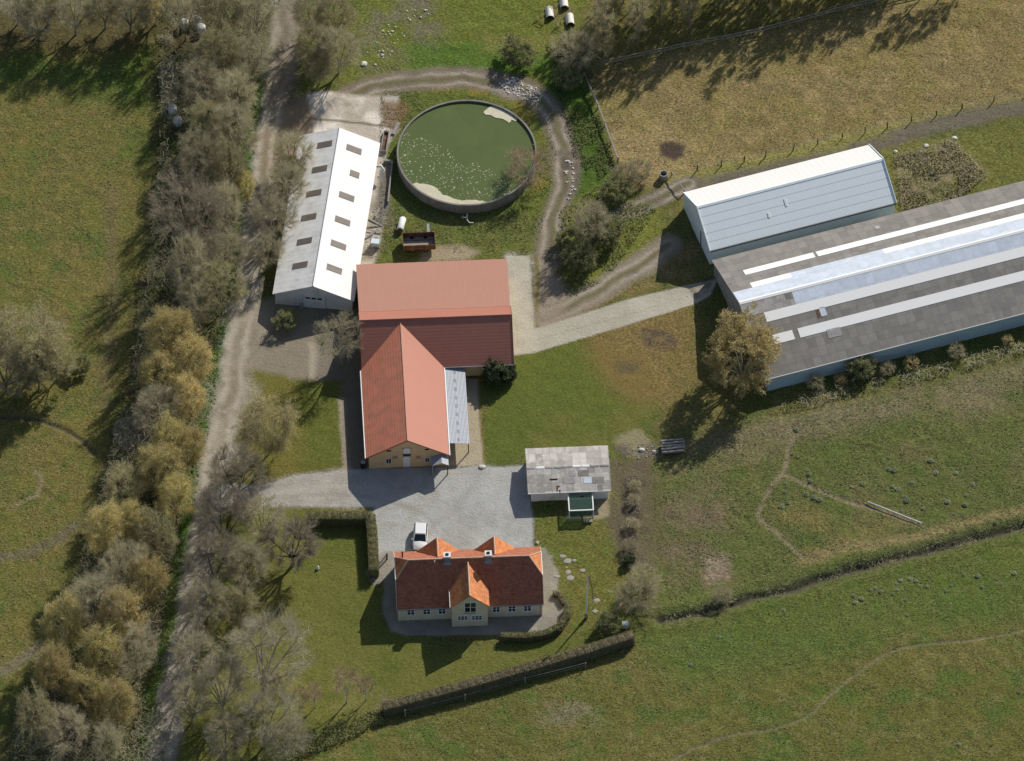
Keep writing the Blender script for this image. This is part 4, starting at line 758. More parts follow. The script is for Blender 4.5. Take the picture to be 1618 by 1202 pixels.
    cm = np_mesh(name+'_crown', np.concatenate(VV), np.concatenate(FF), np.concatenate(MI), [M[twig], M[bud]])
    tm = bpy.data.meshes.new(name+'_trunk'); tm.from_pydata(T.v, [], T.f); tm.materials.append(M[bark]); tm.polygons.foreach_set('use_smooth', [True]*len(T.f)); tm.update()
    return tm, cm, Hc
KIND = {
 'bare': ('bare_tree', [tree_mesh('bare', s, 9.0, 3.5, .2, 7, 100, 30, 1600, .045, bud='twig') for s in (1, 2, 3)]),
 'dark': ('bare_tree', [tree_mesh('dark', s, 9.5, 4.1, .18, 7, 110, 30, 900, .045, twig='twig_dark', bud='twig_dark', bark='bark_dark', tww=.010) for s in (4, 5)]),
 'olive': ('budding_tree', [tree_mesh('olive', s, 8.5, 3.3, .2, 6, 90, 28, 6500, .055, bud='bud_olive') for s in (6, 7)]),
 'gold': ('budding_tree', [tree_mesh('gold', s, 9.0, 3.0, .15, 6, 90, 28, 9500, .055, bud='bud_gold', clump=.10) for s in (8, 9, 10)]),
 'pale': ('pale_tree', [tree_mesh('pale', s, 11.5, 5.0, .2, 9, 120, 24, 1500, .045, twig='twig_pale', bud='bud_olive', bark='bark_pale', tr=.24, tlen=1.25, tww=.011, lean=(1.0, .6)) for s in (11, 12)]),
 'birch': ('birch_tree', [tree_mesh('birch', s, 6.6, 1.9, .35, 6, 34, 20, 250, .04, twig='twig_red', bud='twig_red', bark='birch_bark', tr=.10, tlen=.7, tww=.012) for s in (13, 14)]),
 'weeping': ('weeping_birch', [tree_mesh('weeping', 15, 10.5, 4.3, .12, 8, 120, 28, 9500, .055, twig='twig', bud='bud_gold', bark='birch_bark', droop=.9, tlen=1.2, clump=.05)]),
 'fruit': ('fruit_tree', [tree_mesh('fruit', 16, 6.4, 3.7, .32, 7, 100, 32, 1600, .045, twig='twig_dark', bud='twig_dark', bark='bark_dark', tr=.22, tww=.010)]),
 'leafy': ('leafing_tree', [tree_mesh('leafy', 17, 10.9, 5.4, .05, 9, 160, 28, 26000, .082, bud='bud_dull', bark='bark_pale', tr=.24, clump=.08)]),
 'yard': ('bare_tree', [tree_mesh('yard', 18, 8.6, 3.6, .25, 8, 85, 22, 500, .05, twig='twig', bud='twig', bark='bark_pale', tr=.2, lean=(-.8, .5))]),
 'poplar': ('plantation_tree', [tree_mesh('poplar', s, 10.6, 1.7, .14, 9, 50, 28, 2200, .045, bud='bud_olive', bark='bark', tr=.11, upright=.7, tlen=.8, tww=.011) for s in (19, 20, 21)]),
 'shrub': ('bare_shrub', [tree_mesh('shrub', s, 3.6, 2.1, .02, 8, 70, 24, 900, .045, bud='bud_olive', multi=True, tr=.08, tlen=.7, tww=.009) for s in (22, 23)]),
 'green': ('leafing_shrub', [tree_mesh('green', s, 3.4, 2.2, .02, 8, 60, 20, 4600, .08, bud='leaf_green', multi=True, tr=.08, tlen=.7, clump=.05) for s in (24, 25)]),
 'dkgreen': ('evergreen_shrub', [tree_mesh('dkgreen', 26, 3.0, 1.7, .02, 7, 60, 18, 6000, .09, bud='leaf_dark', multi=True, tr=.07, tlen=.5, clump=.06)]),
 'goldshrub': ('budding_shrub', [tree_mesh('goldshrub', 27, 2.3, 1.6, .02, 7, 40, 18, 2600, .06, bud='bud_dull', multi=True, tr=.06, tlen=.55, clump=.05)]),
 'red': ('reddish_tree', [tree_mesh('red', 28, 6.2, 2.9, .1, 7, 60, 18, 400, .05, twig='twig_red', bud='twig_red', multi=True, tr=.10, tww=.013)]),
}
_used = {}; rt_ = random.Random(77)
CAT = {'bare_shrub': 'shrub', 'leafing_shrub': 'shrub', 'evergreen_shrub': 'shrub', 'budding_shrub': 'shrub'}
def tree(kind, px, py, sc, label, group=None, atbase=False, rz=None, sx=1.0):
    """px, py: where the crown's middle (or, atbase, the foot of the trunk) stands in the photograph"""
    nm, var = KIND[kind]; k = _used.get(kind, 0); _used[kind] = k+1; tm, cm, Hc = var[k % len(var)]
    hz = 1.14 if group == 'trees in the long hedgerow between meadow and road' else 1.0; p = G(px, py, 0 if atbase else Hc*sc*hz); z = gz(p.x, p.y)-.03
    root = empty(nm, (p.x, p.y, z), rt_.uniform(0, 6.28) if rz is None else rz, label, CAT.get(nm, 'tree'), group)
    wv = .18 if group == 'trees in the long hedgerow between meadow and road' else .06; root.scale = (sc*sx*rt_.uniform(1-wv, 1+wv), sc*sx*rt_.uniform(1-wv, 1+wv), sc*hz*rt_.uniform(1-wv*.7, 1+wv*.7))
    for n_, me in (('trunk', tm), ('crown', cm)):
        o = bpy.data.objects.new(n_, me); col.objects.link(o); o.parent = root
    return root
HG = 'trees in the long hedgerow between meadow and road'
for a in [
 ('bare', 292, 20, .9, 'bare brown tree at the top of the hedgerow, on its meadow side'), ('olive', 350, 8, 1.0, 'olive budding tree at the top of the hedgerow, midway between meadow and road'), ('bare', 405, 20, .9, 'bare tree at the top of the hedgerow, leaning over the farm road'),
 ('olive', 345, 80, .95, 'olive budding tree just south of the wrapped bales in the hedgerow'), ('bare', 395, 85, .85, 'bare brown tree beside the road, level with the shaded bend of the road'), ('bare', 320, 130, .95, 'bare tree among pale brush on the hedgerow meadow edge, south of the wrapped bales'),
 ('bare', 372, 145, 1.0, 'bare brown tree on the road side of the hedgerow, level with the concrete apron'), ('olive', 330, 195, .9, 'olive tree between the two pairs of wrapped bales and the road'), ('bare', 375, 212, .95, 'bare tree beside the road, opposite the north gable of the cow shed'),
 ('bare', 312, 250, 1.0, 'bare tree on the meadow edge, just south of the small pair of bales'), ('olive', 360, 265, .95, 'olive budding tree beside the road, opposite the northern rooflights of the cow shed'), ('gold', 385, 288, .6, 'small yellow budding tree on the road verge opposite the cow shed'),
 ('dark', 305, 345, 1.18, 'large round bare tree with tan twig tips, widest of the hedgerow, opposite the cow shed'), ('bare', 355, 330, .9, 'bare tree between the large round tree and the road'), ('bare', 355, 395, .85, 'bare brown tree beside the tree shadows on the road, opposite the southern rooflights'),
 ('bare', 300, 420, 1.05, 'bare grey tree directly south of the large round tree'), ('olive', 350, 455, .85, 'olive tree on the road side, last before the golden birches begin'), ('bare', 308, 470, .85, 'bare tree in the middle of the hedgerow, north of the first golden tree'),
 ('gold', 268, 525, 1.0, 'northernmost golden tree of the hedgerow, on its meadow side'), ('gold', 303, 560, .95, 'bright golden tree beside the road, level with the red barn ridge'), ('gold', 250, 585, .95, 'golden brown tree on the meadow edge, second golden one from the north'),
 ('gold', 300, 625, .85, 'bright yellow tree beside the road, level with the barn gable'), ('bare', 245, 640, .95, 'bare tree behind the pale heap of brush on the meadow edge'), ('gold', 268, 690, 1.0, 'golden tree in the middle of the hedgerow, just north of the gravel drive'),
 ('gold', 297, 705, .8, 'slim golden tree beside the verge, level with the weeping birch'), ('gold', 252, 735, .95, 'golden brown tree in mid hedgerow, south of the brush heap'), ('olive', 195, 765, .9, 'olive tree on the meadow edge where the sunken ring track ends'),
 ('gold', 278, 785, .9, 'golden tree beside the verge opposite the mouth of the gravel drive'), ('gold', 205, 820, .95, 'golden tree on the meadow side, just south of the olive edge tree'), ('olive', 240, 845, .95, 'olive brown tree on the road side, south of the drive mouth'),
 ('gold', 163, 845, .95, 'golden tree standing out into the meadow shade, level with the farmhouse'), ('bare', 195, 900, 1.0, 'bare tree in the hedgerow middle, level with the farmhouse front'), ('gold', 232, 915, .9, 'golden tree by the verge, level with the farmhouse front'),
 ('bare', 148, 955, 1.05, 'bare brown tree on the meadow edge, level with the long clipped hedge'), ('gold', 192, 975, .95, 'golden tree in mid hedgerow, level with the long clipped hedge'), ('gold', 100, 990, .95, 'brightest yellow tree, alone on the meadow side near the bottom'),
 ('gold', 160, 1030, 1.0, 'golden brown tree south of the brightest yellow tree'), ('bare', 215, 1030, .9, 'bare tree beside the verge near the bottom of the road'), ('gold', 85, 1060, 1.0, 'golden tree on the meadow edge near the bottom left corner'),
 ('gold', 140, 1085, .95, 'golden olive tree near the bottom, between verge and meadow'), ('gold', 185, 1110, .85, 'southernmost golden tree beside the road'), ('olive', 55, 1130, 1.0, 'olive tree nearest the bottom left corner'), ('bare', 105, 1150, .95, 'bare tree at the bottom edge, between the corner and the road'), ('bare', 170, 1175, .8, 'low bare tree at the bottom edge beside the road verge'),
]: tree(*a, group=HG)
TG = 'trees of the wood at the top left'
for a in [('pale', 25, 5, .62, 'pale tan tree in the top left corner of the wood'), ('olive', 75, -2, 1.0, 'olive tree second from the corner in the top left wood'), ('bare', 118, 12, 1.0, 'bare tree in the middle of the top left wood'), ('olive', 165, 5, 1.0, 'olive tree in the middle of the top left wood'), ('bare', 205, 8, 1.0, 'bare tree of the top left wood, second from the hedgerow'), ('olive', 245, 0, .95, 'olive tree where the top left wood meets the hedgerow'), ('gold', 232, 12, .7, 'small yellow tree where the top left wood meets the hedgerow'), ('bare', 60, 28, .8, 'low bare tree at the front of the top left wood')]: tree(*a, group=TG)
CG = 'trees of the clump beside the top of the farm road'
for a in [('bare', 488, 15, .9, 'bare tree at the top of the roadside clump'), ('olive', 530, 20, .95, 'olive tree at the top of the clump, on its meadow side'), ('olive', 500, 70, .95, 'olive tree in the middle of the roadside clump'), ('bare', 535, 78, .9, 'bare tree on the meadow side of the roadside clump'), ('olive', 505, 105, .7, 'low olive tree at the south end of the roadside clump')]: tree(*a, group=CG)
SG = 'bare trees between the road and the white cow shed'
for a in [('bare', 462, 235, .85, 'thin bare tree by the north end of the cow shed'), ('bare', 448, 290, .95, 'bare tree with olive tint overhanging the cow shed roof midway'), ('olive', 455, 268, .7, 'small olive tree leaning on the cow shed near its second rooflight'), ('bare', 432, 345, .9, 'bare tree beside the road shading the middle of the cow shed'), ('bare', 420, 395, .75, 'low bare tree by the south part of the cow shed')]: tree(*a, group=SG)
tree('yard', 541, 535, .95, 'bare tree with pale crooked limbs in the corner between cow shed and red barn', rz=.4)
tree('green', 452, 505, .7, 'low shrub in the shade under the cow shed gable')
tree('weeping', 424, 672, 1.0, 'golden weeping birch on the lawn beside the barn drive')
for a in [('dark', 375, 745, 1.0, 'large dark bare tree where the gravel drive meets the road'), ('dark', 352, 815, 1.0, 'bare tree overhanging the road just south of the drive'), ('bare', 412, 815, .9, 'bare tree between the drive and the fruit tree'), ('dark', 338, 885, 1.0, 'bare tree overhanging the road, level with the fruit tree trunk'), ('bare', 392, 890, .95, 'bare brown tree just west of the fruit tree'), ('bare', 325, 955, 1.0, 'bare tree overhanging the road, level with the house windows'), ('olive', 378, 960, .85, 'olive bare tree on the lawn edge, level with the house windows'), ('bare', 310, 1030, .95, 'bare tree overhanging the road near the pale tree'), ('pale', 412, 1035, 1.15, 'largest pale tree with spreading white limbs on the lower lawn'), ('pale', 352, 1085, .85, 'pale tree between the largest pale tree and the road'), ('bare', 303, 1105, .9, 'bare tree over the road near the bottom edge'), ('pale', 415, 1135, .85, 'pale tree at the end of the hedge row of birches'), ('bare', 355, 1165, .9, 'bare tree at the bottom edge beside the road'), ('pale', 455, 1165, .6, 'small pale tree at the bottom edge, east of the road')]: tree(*a, group='trees along the lower farm road and lawn')
tree('fruit', 462, 893, 1.12, 'spreading fruit tree with dark trunk on the house lawn', atbase=True, rz=1.0)
for a in [('birch', 548, 1110, 1.0, 'white stemmed birch, tallest of the little row by the hedge end'), ('birch', 578, 1106, .72, 'small birch closest to the end of the clipped hedge'), ('birch', 497, 1118, .7, 'small birch with dark bushy crown in the row'), ('birch', 474, 1130, .8, 'slim birch second from the pale trees'), ('birch', 430, 1110, .85, 'forked young birch beside the pale trees')]: tree(*a, group='young birches in a row', atbase=True)
for a in [('olive', 45, 545, 1.45, 'dense dark bare tree standing alone in the left meadow'), ('dark', 8, 575, 1.0, 'bare tree cut by the left edge of the photo'), ('olive', 60, 575, 1.0, 'olive budding tree at the foot of the dense meadow tree'), ('shrub', 30, 600, 1.1, 'bare shrub under the dense meadow tree'), ('olive', 88, 570, .8, 'olive green tree on the east side of the dense meadow tree'), ('green', 125, 575, .7, 'pale green shrub on the east side of the meadow trees')]: tree(*a, group='clump of trees in the left meadow')
for a in [('bare', 935, 345, .82, 'bare brown bush with green undergrowth in the fork of the tracks'), ('green', 955, 365, 1.1, 'leafing green bush on the east side of the bare bush'), ('green', 920, 405, 1.05, 'dark leafing bush at the south tip of the fork'), ('green', 900, 375, .8, 'leafing bush on the tank side of the fork'), ('shrub', 985, 280, 1.0, 'bare shrub by the straw field corner post'), ('green', 970, 300, .9, 'green bush between the corner post and the track'), ('shrub', 1012, 268, .8, 'thin bare shrub at the straw field edge beside the ring well')]: tree(*a)
tree('bare', 908, 78, .8, 'bare tree with green undergrowth at the corner of the rail fence'); tree('green', 925, 95, .9, 'green bush right at the corner of the rail fence'); tree('green', 900, 120, .9, 'green bush below the corner of the rail fence'); tree('green', 818, 82, 1.0, 'lone dark green bush north of the slurry tank')
tree('olive', 945, 62, .75, 'small olive tree inside the fence corner')
tree('red', 832, 262, 1.0, 'reddish bare shrub leaning over the east rim of the slurry tank')
tree('leafy', 1174, 556, .98, 'big golden leafing tree against the gable of the grey barn')
tree('dkgreen', 783, 602, 1.0, 'dark evergreen bush in the nook under the red barn wing', atbase=True); tree('dkgreen', 803, 600, .7, 'smaller evergreen bush at the corner post of the red barn', atbase=True)
tree('shrub', 1005, 940, 1.35, 'bare brown bush at the east end of the clipped hedge'); tree('shrub', 1018, 912, 1.0, 'bare bush behind the brown bush near the garden'); tree('green', 960, 985, .75, 'low green bush beside the white box at the hedge end')
tree('shrub', 1140, 940, .6, 'tan shrub beside the ditch')
for x, y, k, s_, l in ((1288, 612, 'shrub', .55, 'bare bush nearest the golden tree under the blue barn wall'), (1328, 604, 'goldshrub', .6, 'low olive bush second along the blue barn wall'), (1362, 591, 'green', .85, 'tallest bush against the blue barn wall, in the middle of the row'), (1402, 588, 'shrub', .5, 'small bare bush right of the tallest bush by the blue wall'), (1440, 578, 'goldshrub', .65, 'olive bush right of the small bare one by the blue wall'), (1512, 563, 'shrub', .55, 'low bare bush far along the blue barn wall'), (1592, 543, 'goldshrub', .55, 'last olive bush by the blue wall at the right edge')):
    tree(k, x, y, s_, l, 'bushes along the blue barn wall', atbase=True)
scatter_later = [(1235,640),(1300,622),(1400,596),(1500,572),(1640,535),(1640,555),(1500,592),(1400,616),(1300,640),(1240,655)]
# plantation of slim trees beyond the rail fence: rows of saplings nothing tells apart
rp = random.Random(5); fl = [(918, 112), (1420, 0)]
for row in range(4):
    for k in range(18):
        t = (k+.5+rp.uniform(-.3, .3))/18; x = 935+t*520; y = 100-(x-918)*.223-8-row*25+rp.uniform(-5, 5)
        if y < -75 or (row == 0 and rp.random() < .25): continue
        tree('poplar', x, y, rp.uniform(.72, 1.02), 'slim bare plantation tree with olive buds behind the rail fence', 'slim trees in the plantation behind the rail fence', atbase=True)
for x, y in ((1470, -22), (1505, -25), (1540, -35)): tree('poplar', x, y, .9, 'slim bare plantation tree with olive buds behind the rail fence', 'slim trees in the plantation behind the rail fence', atbase=True)
# row of little bushes in the kitchen garden
for i, (x, y, s) in enumerate([(1003, 772, .42), (1001, 795, .4), (1000, 832, .42), (997, 868, .5), (994, 890, .45)]):
    tree(['shrub', 'shrub', 'shrub', 'shrub', 'dkgreen'][i], x, y, s, ['little bush, first of the garden row below the timber stack', 'second bush of the garden row, thin and pale', 'middle bush of the garden row, beside the trampled soil', 'fourth bush of the garden row', 'last dark bush of the garden row, nearest the bare brown bush'][i], 'row of small bushes in the kitchen garden', atbase=True)

def leafy_wall(name, boxes_path, w, h, mat, label, cat='hedge', seed=0, dens=260):
    """clipped hedge along a polyline: a solid core with leaf cards over its faces"""
    rs = np.random.RandomState(seed); P, core = [], MB()
    for (ax, ay), (bx, by) in zip(boxes_path[:-1], boxes_path[1:]):
        a, b = np.array([ax, ay]), np.array([bx, by]); L = np.linalg.norm(b-a); d = (b-a)/L; n = np.array([-d[1], d[0]])
        k = max(2, int(L/1.0)); 
        for i in range(k):
            p, q = a+d*L*i/k, a+d*L*(i+1)/k; w_ = w*.5*.94; h_ = h*.94
            vs = [(*(p-n*w_), -.1), (*(q-n*w_), -.1), (*(q+n*w_), -.1), (*(p+n*w_), -.1), (*(p-n*w_*.9), h_), (*(q-n*w_*.9), h_), (*(q+n*w_*.9), h_), (*(p+n*w_*.9), h_)]
            core.add(vs, [(3,2,1,0),(4,5,6,7),(0,1,5,4),(1,2,6,5),(2,3,7,6),(3,0,4,7)])
        m = int(L*dens*(w+2*h)); s = rs.rand(m)*(w+2*h); t = rs.rand(m)*(L+.3)-.15
        off = np.where(s < h, -w/2, np.where(s < h+w, s-h-w/2, w/2)); z = np.where(s < h, s, np.where(s < h+w, h, s-h-w)); bumpy = .03*np.sin(t*1.1+ax)+.015*np.sin(t*3.1)
        P.append(np.stack([a[0]+d[0]*t+n[0]*(off+rs.normal(0, .03, m)), a[1]+d[1]*t+n[1]*(off+rs.normal(0, .03, m)), z+bumpy+rs.normal(0, .025, m)], 1))
    P = np.concatenate(P); V = cards(P, .045, rs); nc = len(core.v)
    me = np_mesh(name, np.concatenate([np.array(core.v), V]), np.concatenate([np.array(core.f), np.arange(len(V)).reshape(-1, 4)+nc]), np.zeros(len(core.f)+len(P), int), [mat]); o = bpy.data.objects.new(name, me); col.objects.link(o); tag(o, label, cat)
    return o
leafy_wall('clipped_hedge', [tuple(G(*p)[:2]) for p in ((606, 1128), (700, 1103), (800, 1076), (880, 1052), (948, 1031), (1000, 1014))], 1.25, 1.75, M['leaf_hedge'], 'long clipped brown hedge between the house lawn and the lower pasture', seed=3)
leafy_wall('corner_hedge', [tuple(G(*p)[:2]) for p in ((486, 826), (585, 826), (588, 850), (591, 912))], 1.25, 1.7, M['leaf_hedge_green'], 'clipped L-shaped hedge between the gravel yard and the house lawn', seed=4)
leafy_wall('low_terrace_hedge', [tuple(G(*p)[:2]) for p in ((793, 1011), (830, 1012), (862, 1007), (884, 996), (896, 978), (898, 962))], .8, 1.15, M['leaf_hedge_green'], 'low curved hedge round the paved corner of the farmhouse terrace', seed=5)
leafy_wall('low_terrace_hedge', [tuple(G(*p)[:2]) for p in ((874, 940), (884, 942), (892, 956))], .7, .6, M['leaf_hedge'], 'short brown hedge piece at the house corner beside the paved path', seed=6)
# undergrowth below the hedgerow and pale brush heaps
def scatter(name, n, poly, size, zmax, mat, seed, label=None, strip_=False, xy=False):
    rs = np.random.RandomState(seed); pts = poly if xy else to_xy(poly); xs = [p[0] for p in pts]; ys = [p[1] for p in pts]
    C = np.stack([rs.uniform(min(xs), max(xs), n*3), rs.uniform(min(ys), max(ys), n*3)], 1); ok = inside(C[:, 0], C[:, 1], pts); f = vnoise(C[:, 0], C[:, 1], 2.2, seed+5); C = C[ok & (f > .38)][:n]
    z = np.array([gz(*c) for c in C]); P = np.concatenate([C, (z+rs.rand(len(C))**1.5*zmax)[:, None]], 1)
    if strip_: d = unit(rs.normal(size=P.shape)*np.array([1, 1, .35])); V = strips(P-d*size, P+d*size, .02, .012, rs)
    else: V = cards(P, size, rs)
    me = np_mesh(name, V, np.arange(len(V)).reshape(-1, 4), np.zeros(len(V)//4, int), [M[mat]]); o = bpy.data.objects.new(name, me); col.objects.link(o); tag(o, label, None, None, 'stuff'); return o
M['tuft'] = leafmat('pasture_tufts', (.26, .27, .135), (.20, .22, .10), .25); M['tuft_dry'] = leafmat('dry_grass_tufts', (.34, .29, .16), (.26, .225, .115), .2)
scatter('pasture_tufts', 13000, [(1030,735),(1180,690),(1400,620),(1720,560),(1720,815),(1500,862),(1330,905),(1180,945),(1058,975),(1040,880)], .075, .08, 'tuft', 21)
scatter('pasture_tufts', 15000, [(1000,1015),(1060,992),(1180,962),(1330,922),(1500,880),(1720,825),(1720,1260),(600,1260),(640,1150)], .075, .07, 'tuft', 22)
scatter('meadow_tufts', 22000, [(-60,110),(180,100),(225,200),(200,450),(170,620),(120,800),(60,1000),(-60,1120)], .065, .06, 'tuft_dry', 23)
scatter('straw_tufts', 12000, [(925,125),(1200,75),(1420,20),(1640,-10),(1640,145),(1400,205),(1100,270),(980,255)], .06, .06, 'tuft_dry', 24)
scatter('lawn_tufts', 9000, [(600,140),(860,160),(880,240),(850,400),(590,400),(600,330)], .07, .18, 'tuft', 25)
scatter('undergrowth', 22000, hr, .10, .7, 'leaf_green', 1); inner = [(262,-60),(255,120),(252,260),(246,330),(226,480),(210,600),(180,720),(142,860),(92,1010),(30,1150),(0,1290),(240,1290),(246,1080),(272,900),(298,740),(322,640),(334,545),(350,450),(374,330),(394,200),(420,80),(432,-60)]
scatter('brush', 26000, inner, .5, 4.2, 'twig', 2, strip_=True)
scatter('verge_grass', 6000, [(428,100),(408,200),(392,330),(372,450),(352,560),(335,660),(318,740),(300,830),(280,930),(262,1040),(238,1150),(226,1150),(248,1040),(266,930),(286,830),(304,740),(322,650),(338,550),(356,450),(376,330),(396,200),(414,100)], .10, .35, 'leaf_green', 3)
scatter('garden_brush', 350, [(985,750),(1012,750),(1012,890),(985,895)], .3, .5, 'twig_dark', 33, strip_=True); scatter('wall_brush', 2500, scatter_later, .35, 1.0, 'twig', 34, strip_=True); scatter('wall_weeds', 3500, scatter_later, .09, .5, 'leaf_green', 32); scatter('bramble_strip', 5000, [(600,1118),(560,1133),(480,1158),(420,1188),(430,1215),(500,1190),(560,1165),(607,1142)], .09, .9, 'leaf_green', 31)
scatter('brush_heap', 1500, [(180,672),(205,645),(235,650),(232,700),(200,712),(180,700)], .4, .8, 'twig_pale', 4, strip_=True)
scatter('brush_strip', 1500, [(250,60),(272,60),(282,140),(272,180),(254,150)], .4, .8, 'twig_pale', 5, strip_=True)
scatter('weeds', 4500, [(1412,250),(1505,222),(1560,280),(1500,330),(1425,338)], .10, .6, 'tussock_pale', 16); scatter('mound_brush', 900, [(1412,250),(1505,222),(1560,280),(1500,330),(1425,338)], .35, .5, 'twig_pale', 17, strip_=True)
scatter('weeds', 5000, [(872,440),(885,330),(950,290),(1040,330),(960,440),(900,470)], .09, .35, 'leaf_green', 6); scatter('weeds', 5000, [(860,60),(905,50),(935,150),(975,260),(930,300),(905,230),(880,150)], .09, .35, 'leaf_green', 7)
scatter('ditch_brush', 2200, [(1050,985),(1180,952),(1330,912),(1500,868),(1640,830),(1640,818),(1500,852),(1330,898),(1180,938),(1050,968)], .28, .45, 'twig', 8, strip_=True); scatter('ditch_grass', 1800, [(1040,990),(1180,958),(1330,920),(1500,876),(1640,838),(1640,808),(1500,845),(1330,890),(1180,932),(1045,962)], .08, .35, 'leaf_green', 9)

# ------------------------------------------------------------------ slurry tank
ctr = G(737.6, 240.4, 1.7); RT = (G(848, 245, 1.7).x-G(627.1, 245, 1.7).x)/2; TZ = 1.7; LZ = 1.42
tank = empty('slurry_tank', (ctr.x, ctr.y, 0), 0, 'large round concrete slurry tank full of green liquid with pale floating crust', 'tank')
def ring(r0, r1, z0, z1, n=96, joint=None):
    m = MB()
    for i in range(n):
        if joint: m.mi = 1 if i % joint == 0 else 0
        a, b = 2*math.pi*i/n, 2*math.pi*(i+1)/n; c0, s0, c1, s1 = math.cos(a), math.sin(a), math.cos(b), math.sin(b)
        m.add([(r1*c0, r1*s0, z0), (r1*c1, r1*s1, z0), (r1*c1, r1*s1, z1), (r1*c0, r1*s0, z1), (r0*c0, r0*s0, z0), (r0*c1, r0*s1, z0), (r0*c1, r0*s1, z1), (r0*c0, r0*s0, z1)], [(0,1,2,3), (5,4,7,6), (3,2,6,7)])
    return m
M['concrete_tank'] = basic('weathered_tank_concrete', (.29, .27, .24), .9, .45, .9, 5, .3, dirt=(.14, .12, .09), dirt_amt=.6)
M['concrete_joint'] = basic('stained_joint', (.25, .225, .20), .9, .3)
ring(RT-.18, RT, -.3, TZ-.08, 160, 5).build('tank_wall', [M['concrete_tank'], M['concrete_joint']], tank); ring(RT-.2, RT+.03, TZ-.08, TZ, 96).build('rim', M['concrete_tank'], tank)
lm = NT('green_slurry'); n1 = lm.noise(.35, 6, .7); c2 = lm.mix(lm.ramp(n1, .35, .7), tuple(v/1.0 for v in alb(80, 94, 50)), alb(90, 102, 56)); c2 = lm.mix(lm.math('MULTIPLY', lm.ramp(lm.noise(6, 4, .8), .66, .74), .35), c2, alb(140, 150, 110)); M['slurry'] = lm.out(c2, .35, Specular_IOR_Level=.3)
b = MB(); b.add([((RT-.18)*math.cos(t*2*math.pi/96), (RT-.18)*math.sin(t*2*math.pi/96), LZ) for t in range(96)], [tuple(range(96))]); liq = b.build('liquid', M['slurry'], tank)
M['crust'] = basic('dried_crust', (.60, .55, .41), .95, .3, 1.5, 8, .4)
def zt(x, y, z=LZ): g = G(600+x/5.725, 140+y/5.725, z); return (g.x-ctr.x, g.y-ctr.y)
def crust(pts, seed):
    rs = random.Random(seed); p = []
    q = [zt(*a) for a in pts]
    for i, a in enumerate(q):
        c = q[(i+1) % len(q)]
        for t in (0, .33, .66): p.append((a[0]+(c[0]-a[0])*t+rs.uniform(-.09, .09), a[1]+(c[1]-a[1])*t+rs.uniform(-.09, .09)))
    p = [((x, y) if math.hypot(x, y) < RT-.2 else (x*(RT-.2)/math.hypot(x, y), y*(RT-.2)/math.hypot(x, y))) for x, y in p]
    ar = sum(p[i-1][0]*p[i][1]-p[i][0]*p[i-1][1] for i in range(len(p)))
    if ar < 0: p = p[::-1]
    m = MB(); m.slab([(x, y, LZ+.03) for x, y in p], .028); m.build('floating_crust', M['crust'], tank)
crust([(285,862),(330,852),(430,862),(520,900),(565,955),(625,970),(690,1000),(740,1012),(860,1006),(975,1030),(930,1062),(780,1080),(640,1060),(480,1000),(340,920)], 1); crust([(935,215),(985,170),(1050,140),(1135,165),(1215,225),(1255,270),(1225,300),(1190,285),(1170,312),(1110,275),(1060,268),(1000,238),(960,238)], 2)
b = MB(); rs = random.Random(9)
for k in range(520):
    a, r = rs.uniform(math.pi*.86, math.pi*1.78), RT*(1-rs.random()**1.6*.75)-.4; x, y, q = r*math.cos(a), r*math.sin(a), rs.uniform(.025, .075)*(1.6 if rs.random() < .08 else 1); z = LZ+.012
    b.add([(x-q, y-q*.6, z), (x+q*.7, y-q, z), (x+q, y+q*.7, z), (x-q*.5, y+q, z)], [(0, 1, 2, 3)])
o = b.build('foam_flecks', M['crust'], tank); tag(o, kind='stuff')
p = G(737, 350); v = empty('pump_pipe', (p.x, p.y, 0), 0, 'white bent pump pipe with valve at the foot of the slurry tank', 'pipe')
b = MB(); b.tube([(-.5, .3, .55), (.1, .3, .55), (.1, -.1, .45), (.4, -.35, .2), (.95, -.3, .12)], .07, 8); b.tube([(.1, .3, .55), (.1, .9, .6)], .07, 8); b.build('pipe', M['white_paint'], v); b = MB(); b.tube([(-.5, .1, .6), (-.5, .5, .6)], .1, 8); b.build('valve', M['steel'], v)

# ------------------------------------------------------------------ white car
M['car_paint'] = NT('white_car_paint').out((.80, .80, .80), .28, Coat_Weight=.4); M['tyre'] = basic('tyre_rubber', (.02, .02, .02), .85, .1); M['lamp_glass'] = NT('lamp_glass').out((.55, .57, .6), .1)
p = G(664, 853); car = empty('car', (p.x, p.y, 0), R(-2.7), 'white hatchback parked on the gravel in front of the farmhouse', 'car')
def loft(st, prof):
    m = MB(); n = len(prof(st[0])); 
    for s_ in st: m.v += prof(s_)
    for i in range(len(st)-1): m.f += [(i*n+j, i*n+(j+1) % n, (i+1)*n+(j+1) % n, (i+1)*n+j) for j in range(n)]
    m.f += [tuple(range(n-1, -1, -1)), tuple((len(st)-1)*n+j for j in range(n))]; m.m = [0]*len(m.f); return m
def bprof(s_):
    y, w_, lo, zt_ = s_; return [(-w_*.9, y, lo), (-w_, y, lo+.2), (-w_, y, zt_-.25), (-w_*.96, y, zt_-.08), (-w_*.82, y, zt_), (0, y, zt_+.03), (w_*.82, y, zt_), (w_*.96, y, zt_-.08), (w_, y, zt_-.25), (w_, y, lo+.2), (w_*.9, y, lo)]
bd = loft([(1.93, .66, .42, .86), (1.85, .76, .3, .96), (1.3, .83, .22, 1.0), (.4, .85, .2, .98), (-.5, .85, .2, .96), (-.95, .85, .22, .94), (-1.4, .83, .24, .86), (-1.75, .77, .26, .76), (-1.93, .66, .3, .64), (-1.98, .52, .36, .56)], bprof).build('body', M['car_paint'], car, True)
